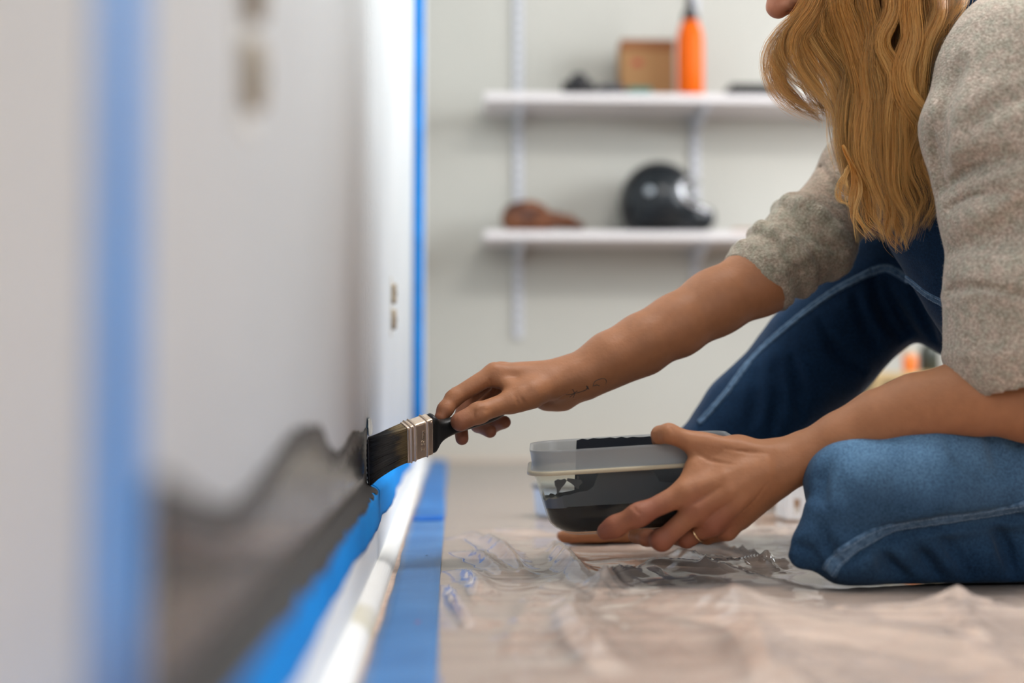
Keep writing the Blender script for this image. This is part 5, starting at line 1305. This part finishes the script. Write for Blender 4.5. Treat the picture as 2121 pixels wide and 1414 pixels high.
# (points in the photo + depth), radii, strands, tone
crown = H(-.04, 0, .125)
def lk(pts, rad, n, tone, seed, **k):
    q = J(*pts)
    if pts[0][1] < -20 and pts[0][2] < 1.63:      # grows from the parting, over the near side of the head
        f0 = float(np.clip((q[0] - HC) @ fdir, -.10, .062)); sd = .090 * math.sqrt(max(.1, 1 - ((f0 + .03) / .13) ** 2))
        q = [H(f0 * .3 - .02, .004, .132), H(f0 * .72 - .01, sd * .70, .108), H(f0 * .9, sd * 1.0, .060)] + q
        rad = [.006, .012, .014] + list(rad); k['M_'] = 34
    lock(q, rad, n, tone, seed, **k)
S1 = 1.60
L = [
 # front fringe of hair in front of the face, curling back under the chin
 ([(1690, -60, 1.615), (1662, 25, 1.62), (1606, 100, 1.625), (1600, 150, 1.63), (1620, 195, 1.635), (1655, 215, 1.64), (1700, 238, 1.64)], [.012, .013, .012, .014, .012, .006], 230, .15),
 ([(1695, -50, 1.60), (1676, 15, 1.60), (1622, 75, 1.60), (1612, 108, 1.602), (1640, 150, 1.605), (1690, 185, 1.61), (1715, 225, 1.61)], [.010, .012, .010, .013, .012, .006], 260, .35),
 ([(1705, -70, 1.60), (1688, 15, 1.60), (1645, 80, 1.605), (1655, 130, 1.61), (1690, 180, 1.61), (1722, 215, 1.61), (1730, 262, 1.61)], [.013, .016, .015, .018, .016, .007], 330, .0),
 ([(1705, -60, 1.59), (1690, 15, 1.592), (1668, 60, 1.595), (1690, 110, 1.60), (1725, 165, 1.60), (1738, 230, 1.60), (1738, 290, 1.60), (1752, 350, 1.60)], [.013, .016, .014, .016, .016, .012, .006], 330, .25),
 ([(1660, 20, 1.64), (1618, 95, 1.645), (1604, 140, 1.65), (1618, 180, 1.65), (1650, 208, 1.65)], [.004, .006, .009, .008, .004], 120, .35),
 ([(1640, 80, 1.66), (1615, 130, 1.665), (1625, 180, 1.665), (1660, 214, 1.665), (1712, 244, 1.66)], [.012, .014, .014, .012, .005], 180, -.1),
 ([(1690, 40, 1.66), (1660, 120, 1.665), (1680, 190, 1.665), (1722, 250, 1.66)], [.02, .022, .02, .01], 260, -.45),
 # locks falling from the cheek
 ([(1725, -60, 1.585), (1722, 10, 1.585), (1712, 50, 1.587), (1735, 95, 1.59), (1762, 150, 1.59), (1760, 215, 1.592), (1745, 280, 1.594), (1752, 345, 1.596), (1775, 400, 1.598), (1782, 450, 1.60)], [.013, .017, .016, .016, .016, .014, .005], 380, .3),
 ([(1750, -60, 1.58), (1745, 5, 1.58), (1752, 60, 1.583), (1782, 120, 1.585), (1792, 190, 1.587), (1778, 260, 1.59), (1785, 330, 1.592), (1810, 400, 1.595), (1815, 470, 1.60)], [.013, .017, .017, .016, .016, .013, .005], 380, .05),
 ([(1772, -60, 1.59), (1765, 30, 1.59), (1768, 110, 1.592), (1765, 190, 1.594), (1755, 260, 1.596), (1762, 330, 1.60), (1790, 400, 1.60), (1800, 440, 1.60)], [.016, .02, .02, .018, .013, .005], 300, -.35),
 ([(1785, -60, 1.575), (1800, 10, 1.575), (1808, 70, 1.578), (1800, 140, 1.58), (1812, 210, 1.582), (1806, 290, 1.584), (1826, 370, 1.588), (1838, 440, 1.592), (1830, 490, 1.595)], [.013, .016, .015, .016, .016, .013, .005], 360, -.2),
 ([(1810, -60, 1.585), (1812, 40, 1.588), (1822, 120, 1.59), (1830, 200, 1.592), (1828, 290, 1.595), (1845, 380, 1.598), (1850, 450, 1.60), (1862, 505, 1.60)], [.018, .022, .022, .02, .016, .006], 380, -.65),
 ([(1830, -60, 1.57), (1838, 20, 1.57), (1828, 90, 1.572), (1842, 160, 1.574), (1858, 230, 1.576), (1850, 310, 1.58), (1862, 390, 1.584), (1880, 450, 1.588), (1872, 508, 1.59)], [.013, .015, .014, .016, .016, .013, .005], 360, .1),
 ([(1852, -60, 1.58), (1862, 40, 1.582), (1852, 120, 1.584), (1862, 200, 1.586), (1885, 280, 1.588), (1880, 360, 1.592), (1898, 430, 1.596), (1885, 495, 1.60)], [.016, .02, .018, .018, .016, .005], 360, -.5),
 ([(1880, -60, 1.565), (1890, 10, 1.565), (1878, 80, 1.568), (1868, 140, 1.57), (1880, 200, 1.572), (1905, 265, 1.575), (1900, 340, 1.58), (1915, 410, 1.584), (1900, 470, 1.588)], [.012, .015, .014, .015, .015, .012, .005], 340, .3),
 ([(1905, -60, 1.575), (1908, 30, 1.577), (1895, 110, 1.58), (1902, 190, 1.582), (1918, 260, 1.585), (1922, 330, 1.588), (1942, 390, 1.592), (1925, 450, 1.595)], [.015, .018, .016, .017, .014, .005], 340, -.25),
 ([(1925, -50, 1.57), (1935, 20, 1.57), (1920, 90, 1.572), (1905, 150, 1.575), (1900, 220, 1.578), (1912, 290, 1.582), (1935, 350, 1.586), (1945, 410, 1.59)], [.012, .014, .012, .012, .010, .004], 260, .1),
 ([(1950, -50, 1.575), (1958, 10, 1.577), (1942, 70, 1.58), (1925, 130, 1.585), (1915, 190, 1.59)], [.013, .014, .012, .010, .005], 220, .2),
 ([(1975, -50, 1.59), (1982, 0, 1.59), (1962, 50, 1.592), (1940, 110, 1.595), (1925, 170, 1.60)], [.014, .015, .012, .010, .005], 180, -.3),
 # back layer, darker
 ([(1700, -40, 1.68), (1720, 80, 1.68), (1745, 180, 1.68), (1760, 280, 1.67), (1775, 380, 1.66), (1800, 450, 1.65)], [.03, .035, .035, .03, .012], 300, -.8),
 ([(1790, -40, 1.66), (1800, 80, 1.66), (1820, 180, 1.66), (1830, 300, 1.65), (1850, 400, 1.64), (1868, 480, 1.63)], [.035, .04, .038, .03, .012], 360, -.8),
 ([(1870, -40, 1.65), (1880, 80, 1.65), (1885, 180, 1.65), (1895, 300, 1.64), (1905, 400, 1.63), (1905, 470, 1.62)], [.03, .032, .03, .026, .010], 320, -.8),
 # wisps at the tips
 ([(1745, 300, 1.595), (1765, 380, 1.598), (1778, 440, 1.60), (1790, 505, 1.60)], [.002, .007, .008, .004], 80, .5),
 ([(1785, 360, 1.59), (1812, 430, 1.592), (1835, 500, 1.595)], [.002, .009, .004], 90, .6),
 ([(1760, 340, 1.60), (1745, 390, 1.60), (1770, 430, 1.60)], [.002, .007, .003], 60, .5),
 ([(1840, 380, 1.585), (1850, 450, 1.59), (1872, 522, 1.595)], [.002, .010, .004], 100, .4),
]
for i, (pts, rad, n, tone) in enumerate(L):
    r_ = np.random.default_rng(500 + i); ph_, am_ = r_.uniform(0, 6.28), r_.uniform(6, 11)
    pts = [(a + (am_ * math.sin(b / r_.uniform(24, 27) + ph_) if 0 < q < len(pts) - 1 and i > 6 else 0), b, c + (.010 if i % 2 else -.006)) for q, (a, b, c) in enumerate(pts)]
    rad = list(rad); rad[-1] = rad[-1] * 2.0
    lk(pts, rad, n, tone, 100 + i)
# hair on the head above the frame, swept down from the crown
k = 0
for a in np.linspace(-155, 155, 26):
    ar = math.radians(a)                   # angle round the head from the face (0) to the nape (180)
    sx, sy = math.cos(ar), math.sin(ar)
    if abs(a) < 40: continue
    pts = [H(-.03 + .01 * sx, .01 * sy, .135), H(-.03 + .062 * sx, .058 * sy, .112), H(-.03 + .088 * sx, .080 * sy, .055), H(-.03 + .088 * sx, .086 * sy, -.01)]
    end = H(-.03 + .075 * sx, .088 * sy, -.06); pts.append(end)
    if abs(a) > 90: pts.append(end + np.array([.01, 0, -.05]))
    lock(pts, [.010, .018, .020, .018, .014], 170, -.1 + .2 * math.sin(k), 300 + k, flat=.35, wave=.003, M_=16); k += 1
hair_m, t, b, o = nt('blonde_hair'); setp(b, rough=.30, spec=.5)
at = N(t, 'ShaderNodeAttribute', attribute_name='tint'); t.links.new(at.outputs['Color'], b.inputs['Base Color'])
tl = N(t, 'ShaderNodeBsdfTranslucent'); t.links.new(at.outputs['Color'], tl.inputs[0]); mx = N(t, 'ShaderNodeMixShader'); mx.inputs[0].default_value = .12
t.links.new(b.outputs[0], mx.inputs[1]); t.links.new(tl.outputs[0], mx.inputs[2]); t.links.new(mx.outputs[0], o.inputs[0])
hair = mesh_np('hair', np.vstack(HV), np.vstack(HF), hair_m, None, True, np.vstack(HCo), 'stuff'); hair['label'] = 'long wavy blonde hair hanging forward'
pieces.append(hair)
# scalp cap under the strands
cap = Half(.01, Half(.01, Cone(H(-.022, 0, .045), H(-.057, 0, .035), .089, .085, side, 1.10), H(.040, 0, .05), fdir + updir * -.45), H(0, 0, -.055), -updir)
V, F = polygonize(cap, HC - .19, HC + .19, .004, .003)
pieces.append(mesh_np('scalp_hair', V, F, plain('hair_base', (.22, .10, .025), .6)))
# eyes
for sg in (-1, 1):
    e = MB(); c = H(.0715, sg * .031, .0075)
    e.lathe([(.0, -.0095), (.006, -.0075), (.0095, 0), (.006, .0075), (0, .0095)], c, 14); pieces.append(e.build('eye', plain('eye_white', (.75, .72, .70), .2), smooth=True))
for o_ in pieces:
    if o_.parent is None: adopt(person, o_)
bpy.context.view_layer.update()
